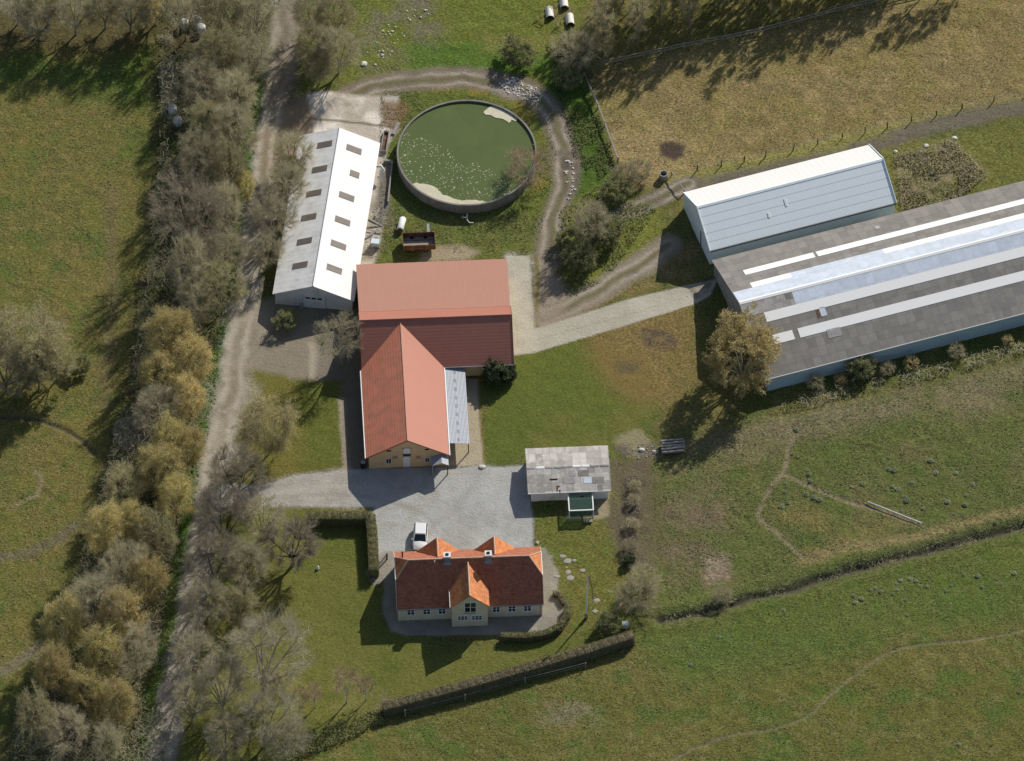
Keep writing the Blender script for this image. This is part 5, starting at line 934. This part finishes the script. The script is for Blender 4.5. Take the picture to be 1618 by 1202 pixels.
b = MB(); b.add([(-.6, 1.55, 1.44), (.6, 1.55, 1.44), (.58, -.1, 1.45), (-.58, -.1, 1.45), (-.66, 1.6, 1.37), (.66, 1.6, 1.37), (.64, -.2, 1.37), (-.64, -.2, 1.37)], [(0,3,2,1), (0,1,5,4), (1,2,6,5), (2,3,7,6), (3,0,4,7), (4,5,6,7)]); b.build('roof', M['car_paint'], car, False)
for nm, q in (('windscreen', [(-.60, -.22, 1.37), (-.70, -.98, .95), (.70, -.98, .95), (.60, -.22, 1.37)]), ('rear_window', [(.62, 1.6, 1.36), (.70, 1.84, .98), (-.70, 1.84, .98), (-.62, 1.6, 1.36)]), ('side_window', [(-.65, 1.55, 1.36), (-.79, 1.7, .98), (-.79, -.85, .96), (-.64, -.2, 1.36)]), ('side_window', [(.64, -.2, 1.36), (.79, -.85, .96), (.79, 1.7, .98), (.65, 1.55, 1.36)])):
    b = MB(); b.slab(q, .04); b.build(nm, M['glass'], car)
for sx in (-1, 1):
    b = MB(); b.bar((sx*.62, -.21, 1.39), (sx*.77, -.98, .95), .07, .05); b.build('pillar', M['car_paint'], car)
    b = MB(); b.blob((sx*.93, -.7, 1.0), .11, 3, .1, (1, .7, .8)); b.build('mirror', M['car_paint'], car, True)
    b = MB(); b.blob((sx*.58, -1.8, .66), .17, 2, .05, (1, .7, .6)); b.build('headlight', M['lamp_glass'], car, True); b = MB(); b.box(sx*.66-.09, sx*.66+.09, 1.84, 1.92, .62, .9); b.build('tail_light', M['red_paint'], car)
    for y in (1.2, -1.25):
        b = MB(); b.tube([(sx*.66, y, .3), (sx*.86, y, .3)], .3, 16); wl = b.build('wheel', M['tyre'], car); b = MB(); b.tube([(sx*.865, y, .3), (sx*.88, y, .3)], .19, 12); b.build('rim', M['steel'], wl)
b = MB(); b.box(-.26, .26, -2.0, -1.965, .38, .49); b.build('number_plate', M['white_paint'], car); b = MB(); b.box(-.45, .45, -1.99, -1.95, .5, .58); b.build('grille', M['black'], car)

car.scale = (1.1, 1.08, 1.06)
# ------------------------------------------------------------------ machinery and clutter round the tank
p = G(662, 389); t = empty('tipping_trailer', (p.x, p.y, 0), R(3), 'rusty open tipping trailer parked behind the red barn', 'trailer')
lx, ly, zb, zt_ = 2.1, 1.1, .65, 1.55
b = MB(); b.box(-lx, lx, -ly, ly, zb-.06, zb); fl_ = b.build('floor_pan', basic('dusty_floor', (.42, .36, .29), .9, .4, 2, 8, .2, dirt=(.2, .12, .08), dirt_amt=.5), t)
for nm, bx in (('side_board', (-lx, lx, -ly-.06, -ly)), ('side_board', (-lx, lx, ly, ly+.06)), ('tail_board', (lx, lx+.06, -ly-.06, ly+.06)), ('front_board', (-lx-.06, -lx, -ly-.06, ly+.06))):
    b = MB(); b.box(*bx, zb-.06, zt_); b.build(nm, M['rust'], t)
for x in (-.9, .9):
    for y in (-.9, .9):
        b = MB(); b.tube([(x, y-.14, .38), (x, y+.14, .38)], .38, 14); wl = b.build('wheel', M['tyre'], t); b = MB(); b.tube([(x, y-.15, .38), (x, y+.15, .38)], .2, 10); b.build('rim', M['rust'], wl)
b = MB(); b.bar((-lx, -.5, .6), (lx, -.5, .6), .1, .14); b.bar((-lx, .5, .6), (lx, .5, .6), .1, .14); b.build('chassis', M['rust'], t)
b = MB(); b.bar((1.35, ly, .7), (1.35, ly+2.1, .65), .34, .3); b.build('drawbar', M['steel'], t)
p = G(634.5, 358); t = empty('tank_bowser', (p.x, p.y, 0), R(-11), 'white barrel tank lying on the grass with a dark end', 'tank')
b = MB(); b.tube([(0, -1.05, .52), (0, -.95, .52), (0, .95, .52), (0, 1.05, .52)], [.40, .45, .45, .38], 18); b.build('barrel', M['white_paint'], t, True)
b = MB(); b.tube([(0, -1.09, .52), (0, -1.06, .52)], .38, 16); b.build('end_cap', M['rust'], t); b = MB(); b.tube([(-.3, -.9, .25), (-.65, -.85, .3), (-.72, -.55, .45)], .06, 8); b.build('hose', M['steel'], t)
for y in (-.6, .6):
    b = MB(); b.box(-.4, .4, y-.08, y+.08, 0, .16); b.build('skid', M['wood_dark'], t)
p = G(593, 388); t = empty('liquid_container', (p.x, p.y, 0), R(-8), 'pale blue plastic container in a metal cage beside the cow shed', 'container')
b = MB(); b.box(-.55, .55, -.45, .45, .15, 1.0); b.build('plastic_tank', basic('pale_blue_plastic', (.66, .74, .80), .5, .1), t); b = MB()
for x in (-.58, .58):
    for y in (-.48, 0, .48): b.bar((x, y, .1), (x, y, 1.02), .03)
for z in (.35, .7, 1.02):
    for y in (-.48, .48): b.bar((-.58, y, z), (.58, y, z), .03)
b.build('cage', M['steel'], t); b = MB(); b.box(-.6, .6, -.5, .5, 0, .12); b.build('pallet', M['wood_grey'], t)
bd_ = None; rb_ = random.Random(8)
for i, (x, y, a) in enumerate(((590, 345, 20), (594, 352, -35), (588, 358, 8), (592, 366, -12), (585, 372, 40), (596, 338, 70), (587, 395, 15))):
    if bd_ is None: b = MB(); b.box(-.9, .9, -.12, .12, 0, .05); bd_ = b.build('old_board', M['wood_grey']); o = bd_
    else: o = bd_.copy(); col.objects.link(o)
    q = G(x, y); o.location = (q.x, q.y, .02+.06*i); o.rotation_euler = (0, R(2), R(a)); o.scale = (rb_.uniform(.7, 1.2), 1, 1); tag(o, ['grey board nearest the manure pad in the litter east of the cow shed', 'grey board crossing another beside the cow shed', 'grey board lying flat in the middle of the board litter', 'grey board slanting, south of the crossed boards', 'steep slanting board close to the cow shed wall', 'northern steep board by the low concrete wall', 'single board below the pale blue container'][i], 'board', 'old boards littered beside the cow shed')
def low_wall(pts, h, w, name, label, cat='wall'):
    b = MB(); P = [G(*q) for q in pts]
    for a, c in zip(P[:-1], P[1:]): b.bar((a.x, a.y, h/2-.1), (c.x, c.y, h/2-.1), w, h+.2)
    return tag(b.build(name, M['concrete']), label, cat)
low_wall([(606, 257), (620, 257), (613, 322)], .55, .18, 'low_wall', 'low L-shaped concrete wall of the manure pad beside the tank')
b = MB(); P = [G(x, y) for x, y in ((611, 210), (615, 247), (620, 240))]
t = empty('feed_trough', (P[0].x, P[0].y, 0), R(-97), 'long narrow concrete trough at the corner of the apron', 'trough')
for nm, bx in (('trough_side', (0, 3.6, -.4, -.3, 0, .5)), ('trough_side', (0, 3.6, .3, .4, 0, .5)), ('trough_end', (0, .1, -.3, .3, 0, .5)), ('trough_end', (3.5, 3.6, -.3, .3, 0, .5)), ('litter', (.1, 3.5, -.3, .3, 0, .15))): b = MB(); b.box(*bx); b.build(nm, M['rust'] if nm == 'litter' else M['concrete'], t)
p = G(627, 205); o = low_wall([(621, 213), (630, 195)], .25, .5, 'broken_slab', 'pale broken concrete slab leaning at the west rim of the slurry tank', 'slab')
# calf hutches
M['hutch'] = basic('white_hutch_plastic', (.74, .72, .66), .6, .12, 2, 7, .05, dirt=(.5, .44, .34), dirt_amt=.3)
def hutch():
    t = empty('calf_hutch', (0, 0, 0), R(5)); n = 12; b = MB()
    for i in range(n):
        a, c = math.pi*i/n, math.pi*(i+1)/n; p0 = lambda q, r: (r*math.cos(q), r*1.25*math.sin(q))
        for r, fl2 in ((.55, 0), (.51, 1)):
            (x0, z0), (x1, z1) = p0(a, r), p0(c, r); q = [(x0, -.9, z0), (x0, .9, z0), (x1, .9, z1), (x1, -.9, z1)]; b.add(q if not fl2 else q[::-1], [(0, 1, 2, 3)])
        (x0, z0), (x1, z1), (x2, z2), (x3, z3) = p0(a, .55), p0(c, .55), p0(c, .51), p0(a, .51); b.add([(x0, -.9, z0), (x1, -.9, z1), (x2, -.9, z2), (x3, -.9, z3)], [(0, 1, 2, 3)])
    b.build('shell', M['hutch'], t, False)
    b = MB(); b.add([(.55*math.cos(math.pi*i/n), .9, .69*math.sin(math.pi*i/n)) for i in range(n+1)], [tuple(range(n+1))]); b.build('back_panel', M['hutch'], t)
    b = MB(); b.add([(.54*math.cos(math.pi*i/n), -.62, .67*math.sin(math.pi*i/n)) for i in range(n+1)], [tuple(range(n, -1, -1))]); b.build('dark_inner_sheet', M['dark'], t)  # near-black sheet inside the open arch, interior shade put into its colour
    b = MB(); b.tube([(.57*math.cos(math.pi*i/n), -.9, .71*math.sin(math.pi*i/n)) for i in range(n+1)], .035, 5); b.build('front_rim', M['rust'], t)
    b = MB()
    for z in (.3, .6): b.bar((-.6, -.2, z), (-1.9, -.9, z), .05); b.bar((-1.9, -.9, z), (-.9, -1.7, z), .05)
    for x, y in ((-1.9, -.9), (-.9, -1.7), (-1.3, -.55)): b.bar((x, y, 0), (x, y, .75), .06)
    b.build('pen_rail', basic('straw_yellow_wood', (.42, .34, .14), .85, .3) if 'straw_yellow_wood' not in bpy.data.materials else bpy.data.materials['straw_yellow_wood'], t); return t
def copy_tree(o, parent=None):
    c = o.copy(); col.objects.link(c); c.parent = parent
    for ch in [q for q in bpy.data.objects if q.parent == o]: copy_tree(ch, c)
    return c
h0 = None
for (x, y, s_, l) in ((868.5, 22, 1.0, 'western calf hutch with a yellow rail pen in the top meadow'), (900.5, 33, 1.02, 'southern calf hutch closest to the plantation in the top meadow'), (891, 6, 1.05, 'calf hutch cut by the top edge of the photo')):
    h0_ = hutch() if h0 is None else copy_tree(h0); h0 = h0 or h0_; q = G(x, y); h0_.location = (q.x, q.y, gz(q.x, q.y)); h0_.scale = (s_, s_, s_); tag(h0_, l, 'calf hutch', 'white calf hutches')
# wrapped bales in the hedgerow
b0 = None; M['bale_wrap'] = basic('bale_wrap', (.62, .61, .60), .4, .2, 2, 6, .2, dirt=(.3, .28, .24), dirt_amt=.5)
for x, y, l in ((291, 42, 'pale wrapped bale on the meadow side of the northern three'), (312, 37, 'roundest wrapped bale of the northern three, upright'), (318, 50, 'small front wrapped bale of the northern three'), (273, 178, 'upper wrapped bale of the pair on the meadow edge'), (281, 196, 'lower wrapped bale of the pair on the meadow edge')):
    if b0 is None: b = MB(); b.tube([(0, 0, 0), (0, 0, .08), (0, 0, 1.1), (0, 0, 1.2)], [.52, .6, .6, .5], 18); b0 = b.build('wrapped_bale', M['bale_wrap'], None, True); o = b0
    else: o = b0.copy(); col.objects.link(o)
    q = G(x, y); o.location = (q.x, q.y, 0); tag(o, l, 'bale', 'wrapped bales in the hedgerow')

# ------------------------------------------------------------------ fences, poles and rails
def fence(name, pts, step, h, rails, mat, label, pw=.11, rw=.05, rh=.1, posts=None, skip=0):
    P = [G(*q) for q in pts]; root = empty(name, (P[0].x, P[0].y, 0), 0, label, 'fence'); o = Vector((P[0].x, P[0].y, 0)); pp = []
    for a, c in zip(P[:-1], P[1:]):
        n = max(1, round((c-a).length/step)); pp += [a+(c-a)*k/n for k in range(n)]
    pp.append(P[-1])
    if posts: pp = [G(*q) for q in posts]
    rp_ = random.Random(len(pts)+int(P[0].x))
    for q in pp:
        dx, dy = rp_.uniform(-.06, .06), rp_.uniform(-.06, .06); z = gz(q.x, q.y); b = MB(); b.bar((q.x-o.x, q.y-o.y, z-.2), (q.x-o.x+dx, q.y-o.y+dy, z+h*rp_.uniform(.92, 1.06)), pw); b.build('post', M[mat], root)
    for zr in rails:
        b = MB()
        for a, c in zip(pp[:-1], pp[1:]): b.bar((a.x-o.x, a.y-o.y, gz(a.x, a.y)+zr), (c.x-o.x, c.y-o.y, gz(c.x, c.y)+zr), rw, rh)
        b.build('rail' if rw > .03 else 'wire', M[mat] if rw > .03 else M['steel'], root)
    return root
fence('rail_fence', [(918, 112), (1050, 83), (1200, 53), (1332, 18), (1440, -8), (1560, -40)], 2.9, 1.2, (.55, 1.05), 'wood_grey', 'long grey two-rail fence along the north edge of the straw field', .12, .07, .14)
fence('board_fence', [(919, 113), (945, 172), (976, 256)], 3.0, 1.0, (.85,), 'wood_grey', 'short pale single-rail fence along the west side of the straw field', .13, .2, .16)
fence('wire_fence', [(1101.8, 268.4), (1254, 235.5)], 3, 1.1, (.5, .95), 'wood_dark', 'wire fence on dark posts behind the pale blue machine hall', .12, .018, .018, posts=[(1101.8, 268.4), (1140, 261.6), (1176, 254.7), (1210, 247), (1254, 236), (1291.6, 227.7), (1330.6, 218), (1367, 209.7), (1402, 202), (1440, 192), (1480, 182), (1520, 172), (1570, 160), (1625, 148)])
fence('pasture_fence', [(640, 1128), (925, 1055)], 8, 1.15, (.55, 1.0), 'wood_grey', 'thin wire fence on pale posts below the clipped hedge', .12, .02, .02, posts=[(640, 1131), (735, 1106), (830, 1079), (925, 1055)])
p = G(1048.5, 281); b = MB(); 
t = empty('concrete_ring', (p.x, p.y, 0), 0, 'open round concrete ring standing near the machine hall corner', 'well ring'); ring(.45, .58, -.1, .95, 28).build('ring_wall', M['concrete'], t); b = MB(); b.add([(.46*math.cos(k*.349), .46*math.sin(k*.349), .3) for k in range(18)], [tuple(range(18))]); b.build('water', M['dark'], t)
a, c = G(1060.5, 277), G(1081, 307); t = empty('barrier_rail', (a.x, a.y, 0), 0, 'single grey rail on two posts from the concrete ring to the machine hall', 'rail'); v = c-a; b = MB(); b.bar((0, 0, .92), (v.x, v.y, .92), .13, .13); b.build('rail', M['wood_grey'], t)
for k in (0.02, .97): b = MB(); b.bar((v.x*k, v.y*k, -.2), (v.x*k, v.y*k, .86), .12); b.build('post', M['wood_dark'], t)
a, c = G(1371, 794), G(1457, 828); b = MB(); b.tube([(a.x, a.y, .2), (c.x, c.y, .2)], .075, 8); tag(b.build('long_pole', M['log'] if 'log' in M else M['white_wall']), 'long pale pole lying in the pasture beside the trodden path', 'pole')
# timber stack
l0 = None; M['log'] = basic('weathered_log', (.42, .375, .33), .9, .4, 2, 9, .4); rl = random.Random(3)
for i, (xa, ya, xb, yb, z) in enumerate(((1044.5, 697, 1080.5, 693.5, .72), (1046, 701, 1081.5, 697.5, .75), (1045, 705.5, 1082.5, 702.5, .72), (1045, 710, 1082, 706, .74), (1046.5, 714.5, 1081, 711.5, .72), (1045, 700, 1081, 697, .42), (1045.5, 709, 1081.5, 706, .42), (1046, 714.5, 1081.5, 712, .42), (1045, 704, 1081.5, 701, .14), (1046, 713, 1081.5, 710.5, .14))):
    a, c = G(xa, ya, z), G(xb, yb, z)
    if l0 is None: b = MB(); b.tube([(-1.5, 0, 0), (-.5, .03, 0), (.6, -.02, .01), (1.5, 0, 0)], [.16, .15, .15, .13], 10); l0 = b.build('timber_log', M['log'], None, False); o = l0
    else: o = l0.copy(); col.objects.link(o)
    o.location = (a+c)/2; o.rotation_euler = (rl.uniform(0, 6), 0, math.atan2(c.y-a.y, c.x-a.x)); o.scale = ((c-a).length/3.0, 1, 1)
    tag(o, ['back log on top of the timber stack', 'second log from the back on top of the timber stack', 'middle log on top of the timber stack', 'second log from the front on top of the timber stack', 'front log on top of the timber stack', 'back log in the middle layer of the timber stack', 'centre log in the middle layer of the timber stack', 'front log in the middle layer of the timber stack', 'back bottom log under the timber stack', 'front bottom log under the timber stack'][i], 'log', 'weathered logs of the timber stack')
# kennel at the shed
g_ = NT('green_netting'); tr = g_.n('BsdfTransparent', Color=(.6, .75, .7)); g_.out((.05, .11, .085), .8); mx = g_.n('MixShader', i0=.5, i1=tr.outputs[0], i2=g_.b.outputs[0]); g_.t.links.new(mx.outputs[0], g_.t.nodes['Material Output'].inputs[0]); M['green_net'] = g_.mat
pa, pc = f6.loc(899.5, 819), f6.loc(937.5, 817); ky = (pa.y+pc.y)/2; kh = 1.55
kr = empty('dog_kennel', tuple(f6.m @ Vector((pa.x, ky, 0))), f6.o.rotation_euler.z, 'pale framed kennel with green netting built against the old shed', 'kennel'); kw, kd = pc.x-pa.x, -ky-.06
for x in (0, kw):
    for y in (0, kd): b = MB(); b.box(x-.06, x+.06, y-.06, y+.06, 0, kh); b.build('post', M['pale_wall'], kr)
for q0, q1 in (((-.06, 0, kh), (kw+.06, 0, kh)), ((0, .06, kh+.004), (0, kd, kh+.004)), ((kw, .06, kh+.004), (kw, kd, kh+.004))): b = MB(); b.bar(q0, q1, .16, .12); b.build('top_rail', M['white_paint'], kr)
b = MB(); b.add([(.08, .08, kh-.03), (kw-.08, .08, kh-.03), (kw-.08, kd, kh-.03), (.08, kd, kh-.03)], [(0, 1, 2, 3)]); b.build('roof_netting', M['green_net'], kr); b = MB(); b.add([(.06, .02, .05), (kw-.06, .02, .05), (kw-.06, .02, kh-.1), (.06, .02, kh-.1)], [(0, 1, 2, 3)]); b.build('front_netting', M['green_net'], kr)
p = G(930.5, 825); b = MB(); b.box(-.45, .45, -.22, .22, .3, .38); b.box(-.38, -.3, -.2, .2, 0, .3); b.box(.3, .38, -.2, .2, 0, .3); o = tag(b.build('wooden_bench', M['wood_grey']), 'small wooden bench in front of the kennel', 'bench'); o.location = (p.x, p.y, 0)
# flagpole with pennant
p = G(926, 977); H_ = 8.9; t = empty('flagpole', (p.x, p.y, 0), 0, 'white flagpole with a red and white pennant on the lawn east of the house', 'flagpole')
b = MB(); b.tube([(0, 0, -.2), (0, 0, 1), (.1, .02, H_*.6), (.22, .05, H_)], [.12, .11, .09, .06], 10); b.build('pole', M['white_paint'], t, True); b = MB(); b.box(-.2, -.1, -.1, .1, 0, 1.0); b.box(.1, .2, -.1, .1, 0, 1.0); b.build('pole_support', M['wood_dark'], t); b = MB(); b.blob((.22, .05, H_+.08), .09, 1, 0); b.build('finial', M['red_paint'], t, True)
P_ = [(.25, .05, H_-.15), (.38, .02, H_-.9), (.62, .0, H_-2.0), (.8, .03, H_-3.2), (.86, .02, H_-4.6), (.88, .0, H_-5.6)]; b = MB()
for i in range(5):
    w0, w1 = .14*(1-i/6), .14*(1-(i+1)/6); a, c = Vector(P_[i]), Vector(P_[i+1]); b.mi = 1 if i < 1 else 0
    for u0, u1, mi in ((-1, -.25, 0), (-.25, .25, 1), (.25, 1, 0)):
        b.mi = mi; b.slab([a+Vector((w0*u0, .0, 0)), c+Vector((w1*u0, 0, 0)), c+Vector((w1*u1, 0, 0)), a+Vector((w0*u1, 0, 0))], .01)
b.build('pennant', [M['red_paint'], M['white_paint']], t)
# small garden things
p = G(988, 992); t = empty('beehive', (p.x, p.y, 0), R(8), 'small pale box on legs at the east end of the clipped hedge', 'box'); b = MB(); b.box(-.35, .35, -.3, .3, .3, .95); b.build('box', M['white_wall'], t); b = MB(); b.box(-.4, .4, -.35, .35, .95, 1.02); b.build('lid', M['white_paint'], t)
for x in (-.3, .3):
    for y in (-.25, .25): b = MB(); b.box(x-.04, x+.04, y-.04, y+.04, 0, .3); b.build('leg', M['wood_dark'], t)
p = G(845, 998); t = empty('bird_bath', (p.x, p.y, 0), 0, 'small pale bird bath on the terrace corner', 'bird bath'); b = MB(); b.tube([(0, 0, 0), (0, 0, .08), (0, 0, .12), (0, 0, .6)], [.18, .18, .08, .08], 10); b.build('pedestal', M['stone'], t); b = MB(); b.tube([(0, 0, .6), (0, 0, .72)], [.12, .32], 14); b.build('bowl', M['stone'], t)
b = MB(); b.blob((0, 0, .15), .22, 4, .3, (1, 1, .9)); b.blob((.05, .05, .4), .13, 5, .3); o = tag(b.build('garden_ornament', M['white_paint'], None, True), 'small pale ornament on the lawn beside the fruit tree', 'ornament'); q = G(502, 899); o.location = (q.x, q.y, 0)
a, c = G(588, 911), G(611.5, 884); v = c-a; L_ = v.length; t = empty('iron_gate', (a.x, a.y, 0), math.atan2(v.y, v.x), 'dark open iron gate between the corner hedge and the house', 'gate'); b = MB()
b.bar((0, 0, .12), (L_, 0, .12), .05); b.bar((0, 0, 1.1), (L_, 0, 1.1), .06)
for k in range(15): b.bar((L_*k/14, 0, .12), (L_*k/14, 0, 1.15), .04)
b.build('gate_leaf', M['black'], t)
for x in (0, L_): b = MB(); b.box(x-.07, x+.07, -.07, .07, 0, 1.3); b.build('gate_post', M['wood_dark'], t)
p = f4.m @ Vector((-.75, .2, 0)); t = empty('water_butt', tuple(p), 0, 'dark water butt at the west corner of the brick barn gable', 'barrel'); b = MB(); b.tube([(0, 0, 0), (0, 0, .2), (0, 0, .5), (0, 0, .95), (0, 0, 1.1)], [.3, .35, .37, .35, .31], 14); b.build('barrel', M['black'], t, True); b = MB(); b.tube([(0, 0, 1.1), (0, 0, 1.14)], .33, 14); b.build('lid', M['steel'], t)
M['stone_pale'] = basic('pale_rubble', (.66, .63, .58), .9, .35, 2, 8, .3)
st0 = {}
def stones(lst, group, name='stepping_stone', cat='stone', h=.05):
    for i, (x, y, rx, ry, l) in enumerate(lst):
        b = MB(); b.blob((0, 0, 0), 1, int(x*7+y), .35, (rx, ry, h)); o = b.build(name, M['stone_pale' if cat == 'boulder' else 'stone'], None, False); q = G(x, y); o.location = (q.x, q.y, gz(q.x, q.y)+h*.35); tag(o, l, cat, group)
stones([(889, 879, .45, .3, 'pale stepping stone closest to the back corner of the house'), (896.5, 886.5, .55, .45, 'largest stepping slab east of the house'), (907.5, 885.5, .28, .25, 'small stepping stone just east of the largest slab'), (898, 903.5, .38, .33, 'oval stepping stone in the middle of the lawn path'), (901.5, 913, .5, .4, 'big round stepping stone west of the flagpole'), (895, 896, .2, .16, 'smallest stepping stone, between two larger ones'), (921, 901, .36, .3, 'stepping stone just north of the flagpole top'), (880, 910.5, .4, .25, 'flat stepping stone nearest the house wall'), (943.5, 948.5, .45, .35, 'stepping stone east of the flagpole'), (940, 966, .35, .28, 'pale stepping stone southeast of the flagpole'), (957, 986, .4, .35, 'stepping stone in front of the hedge end bush')], 'stepping stones on the lawn east of the house')
stones([(1415, 242, .3, .24, 'pale field stone closest to the machine hall'), (1463, 233, .38, .3, 'middle field stone of the three behind the hall'), (1508, 219.5, .38, .3, 'white field stone farthest from the machine hall'), (762, 738, .5, .35, 'white boulder at the corner of the paved strip'), (1014, 711, .4, .32, 'white stone west of the timber stack'), (575, 101, .5, .42, 'white boulder beside the roadside clump'), (849, 858, .2, .2, 'small white stone at the back corner of the house'), (1033, 714, .3, .22, 'small pale stone against the timber stack')], 'loose pale boulders about the farm', 'boulder', 'boulder', .2)
def rubble(n, poly, smin, smax, mat, seed, name='rubble'):
    rs = np.random.RandomState(seed); pts = to_xy(poly); xs = [p[0] for p in pts]; ys = [p[1] for p in pts]; b = MB(); k = 0
    while k < n:
        x, y = rs.uniform(min(xs), max(xs)), rs.uniform(min(ys), max(ys))
        if inside(np.array([x]), np.array([y]), pts)[0]: r = rs.uniform(smin, smax); b.blob((x, y, gz(x, y)+r*.25), r, k+seed, .5, (1, .8, .6), 5); k += 1
    tag(b.build(name, M[mat]), kind='stuff')
rubble(170, [(785, 125), (815, 122), (850, 140), (862, 160), (840, 162), (800, 148)], .06, .2, 'stone_pale', 1); rubble(60, [(565, 100), (600, 50), (660, 0), (680, 20), (640, 60), (600, 110)], .05, .2, 'stone_pale', 2); rubble(40, [(888, 255), (905, 250), (912, 300), (898, 320)], .06, .2, 'stone_pale', 3); rubble(60, [(985, 700), (1040, 700), (1045, 722), (990, 725)], .05, .16, 'stone', 4); rubble(80, [(970, 740), (1015, 735), (1020, 890), (985, 890)], .04, .10, 'stone', 5); rubble(50, [(575, 330), (600, 325), (595, 410), (575, 410)], .05, .16, 'stone', 6)
# grass tussocks in the pastures
M['tussock'] = leafmat('tussock_grass', (.30, .32, .18), (.22, .25, .12), .2)
def tussock_mesh(seed):
    rs = np.random.RandomState(seed); n = 260; a, e = rs.rand(n)*6.283, rs.rand(n)**.6; d = unit(np.stack([np.cos(a)*(1-e*.8), np.sin(a)*(1-e*.8), .25+e], 1)); P0 = d*np.array([.12, .12, 0]); P1 = d*rs.uniform(.3, .55, n)[:, None]
    V = np.concatenate([strips(P0[:30], P1[:30], .012, .006, rs), cards(d*np.array([.38, .38, .3])*rs.uniform(.75, 1.05, n)[:, None], .06, rs, 1.6)]); b = MB(); b.blob((0, 0, .05), .3, seed, .5, (1, 1, .8)); nv = len(V); me = bpy.data.meshes.new('grass_tussock'); me.from_pydata([tuple(v) for v in V]+b.v, [], [tuple(range(k, k+4)) for k in range(0, nv, 4)]+[tuple(nv+q for q in f) for f in b.f]); me.materials.append(M['tussock']); me.update(); return me
tm_ = [tussock_mesh(s_) for s_ in (1, 2, 3)]; rt2 = random.Random(6)
A_ = [(1213+x/4, 600+y/4) for x, y in ((180,315),(160,470),(255,575),(262,600),(270,640),(110,655),(85,800),(130,775),(110,710),(245,725),(295,745),(330,760),(530,680),(600,660),(765,495),(765,565),(800,572),(750,695),(790,675),(822,690),(912,652),(1030,515),(1165,560),(1190,588),(1065,590),(880,765),(845,830),(870,738),(985,815),(1115,755),(1138,772),(1250,790),(1258,730),(1295,658),(1440,905),(1360,808),(1180,848))]
A_ += [(1213+x/4, 900+y/4) for x, y in ((545,165),(595,185),(555,212),(680,120),(655,130),(715,138),(790,155),(815,88),(875,195),(880,285),(1050,218),(1155,215),(1125,135),(1160,100),(1240,30),(1330,40),(1440,60),(1480,95),(1355,110),(1560,25),(840,70),(900,60),(940,75),(960,100),(1010,110),(930,60),(820,130),(850,125),(1020,40),(100,255),(1210,1105),(820,1085),(1590,775))]+[(1091, 1050), (1137, 1007), (1159, 984)]
for i, (x, y) in enumerate(A_):
    q = G(x, y); o = bpy.data.objects.new('grass_tussock', tm_[i % 3]); col.objects.link(o); s_ = rt2.uniform(.75, 1.35)*(.85 if y > 900 else 1); o.location = (q.x, q.y, gz(q.x, q.y)-.05); o.rotation_euler = (0, 0, rt2.uniform(0, 6)); o.scale = (s_, s_, s_*.6)
    tag(o, 'pale green grass tussock standing out of the grazed pasture', 'tussock', 'grass tussocks in the right hand pastures'.replace('right hand ', 'grazed '))
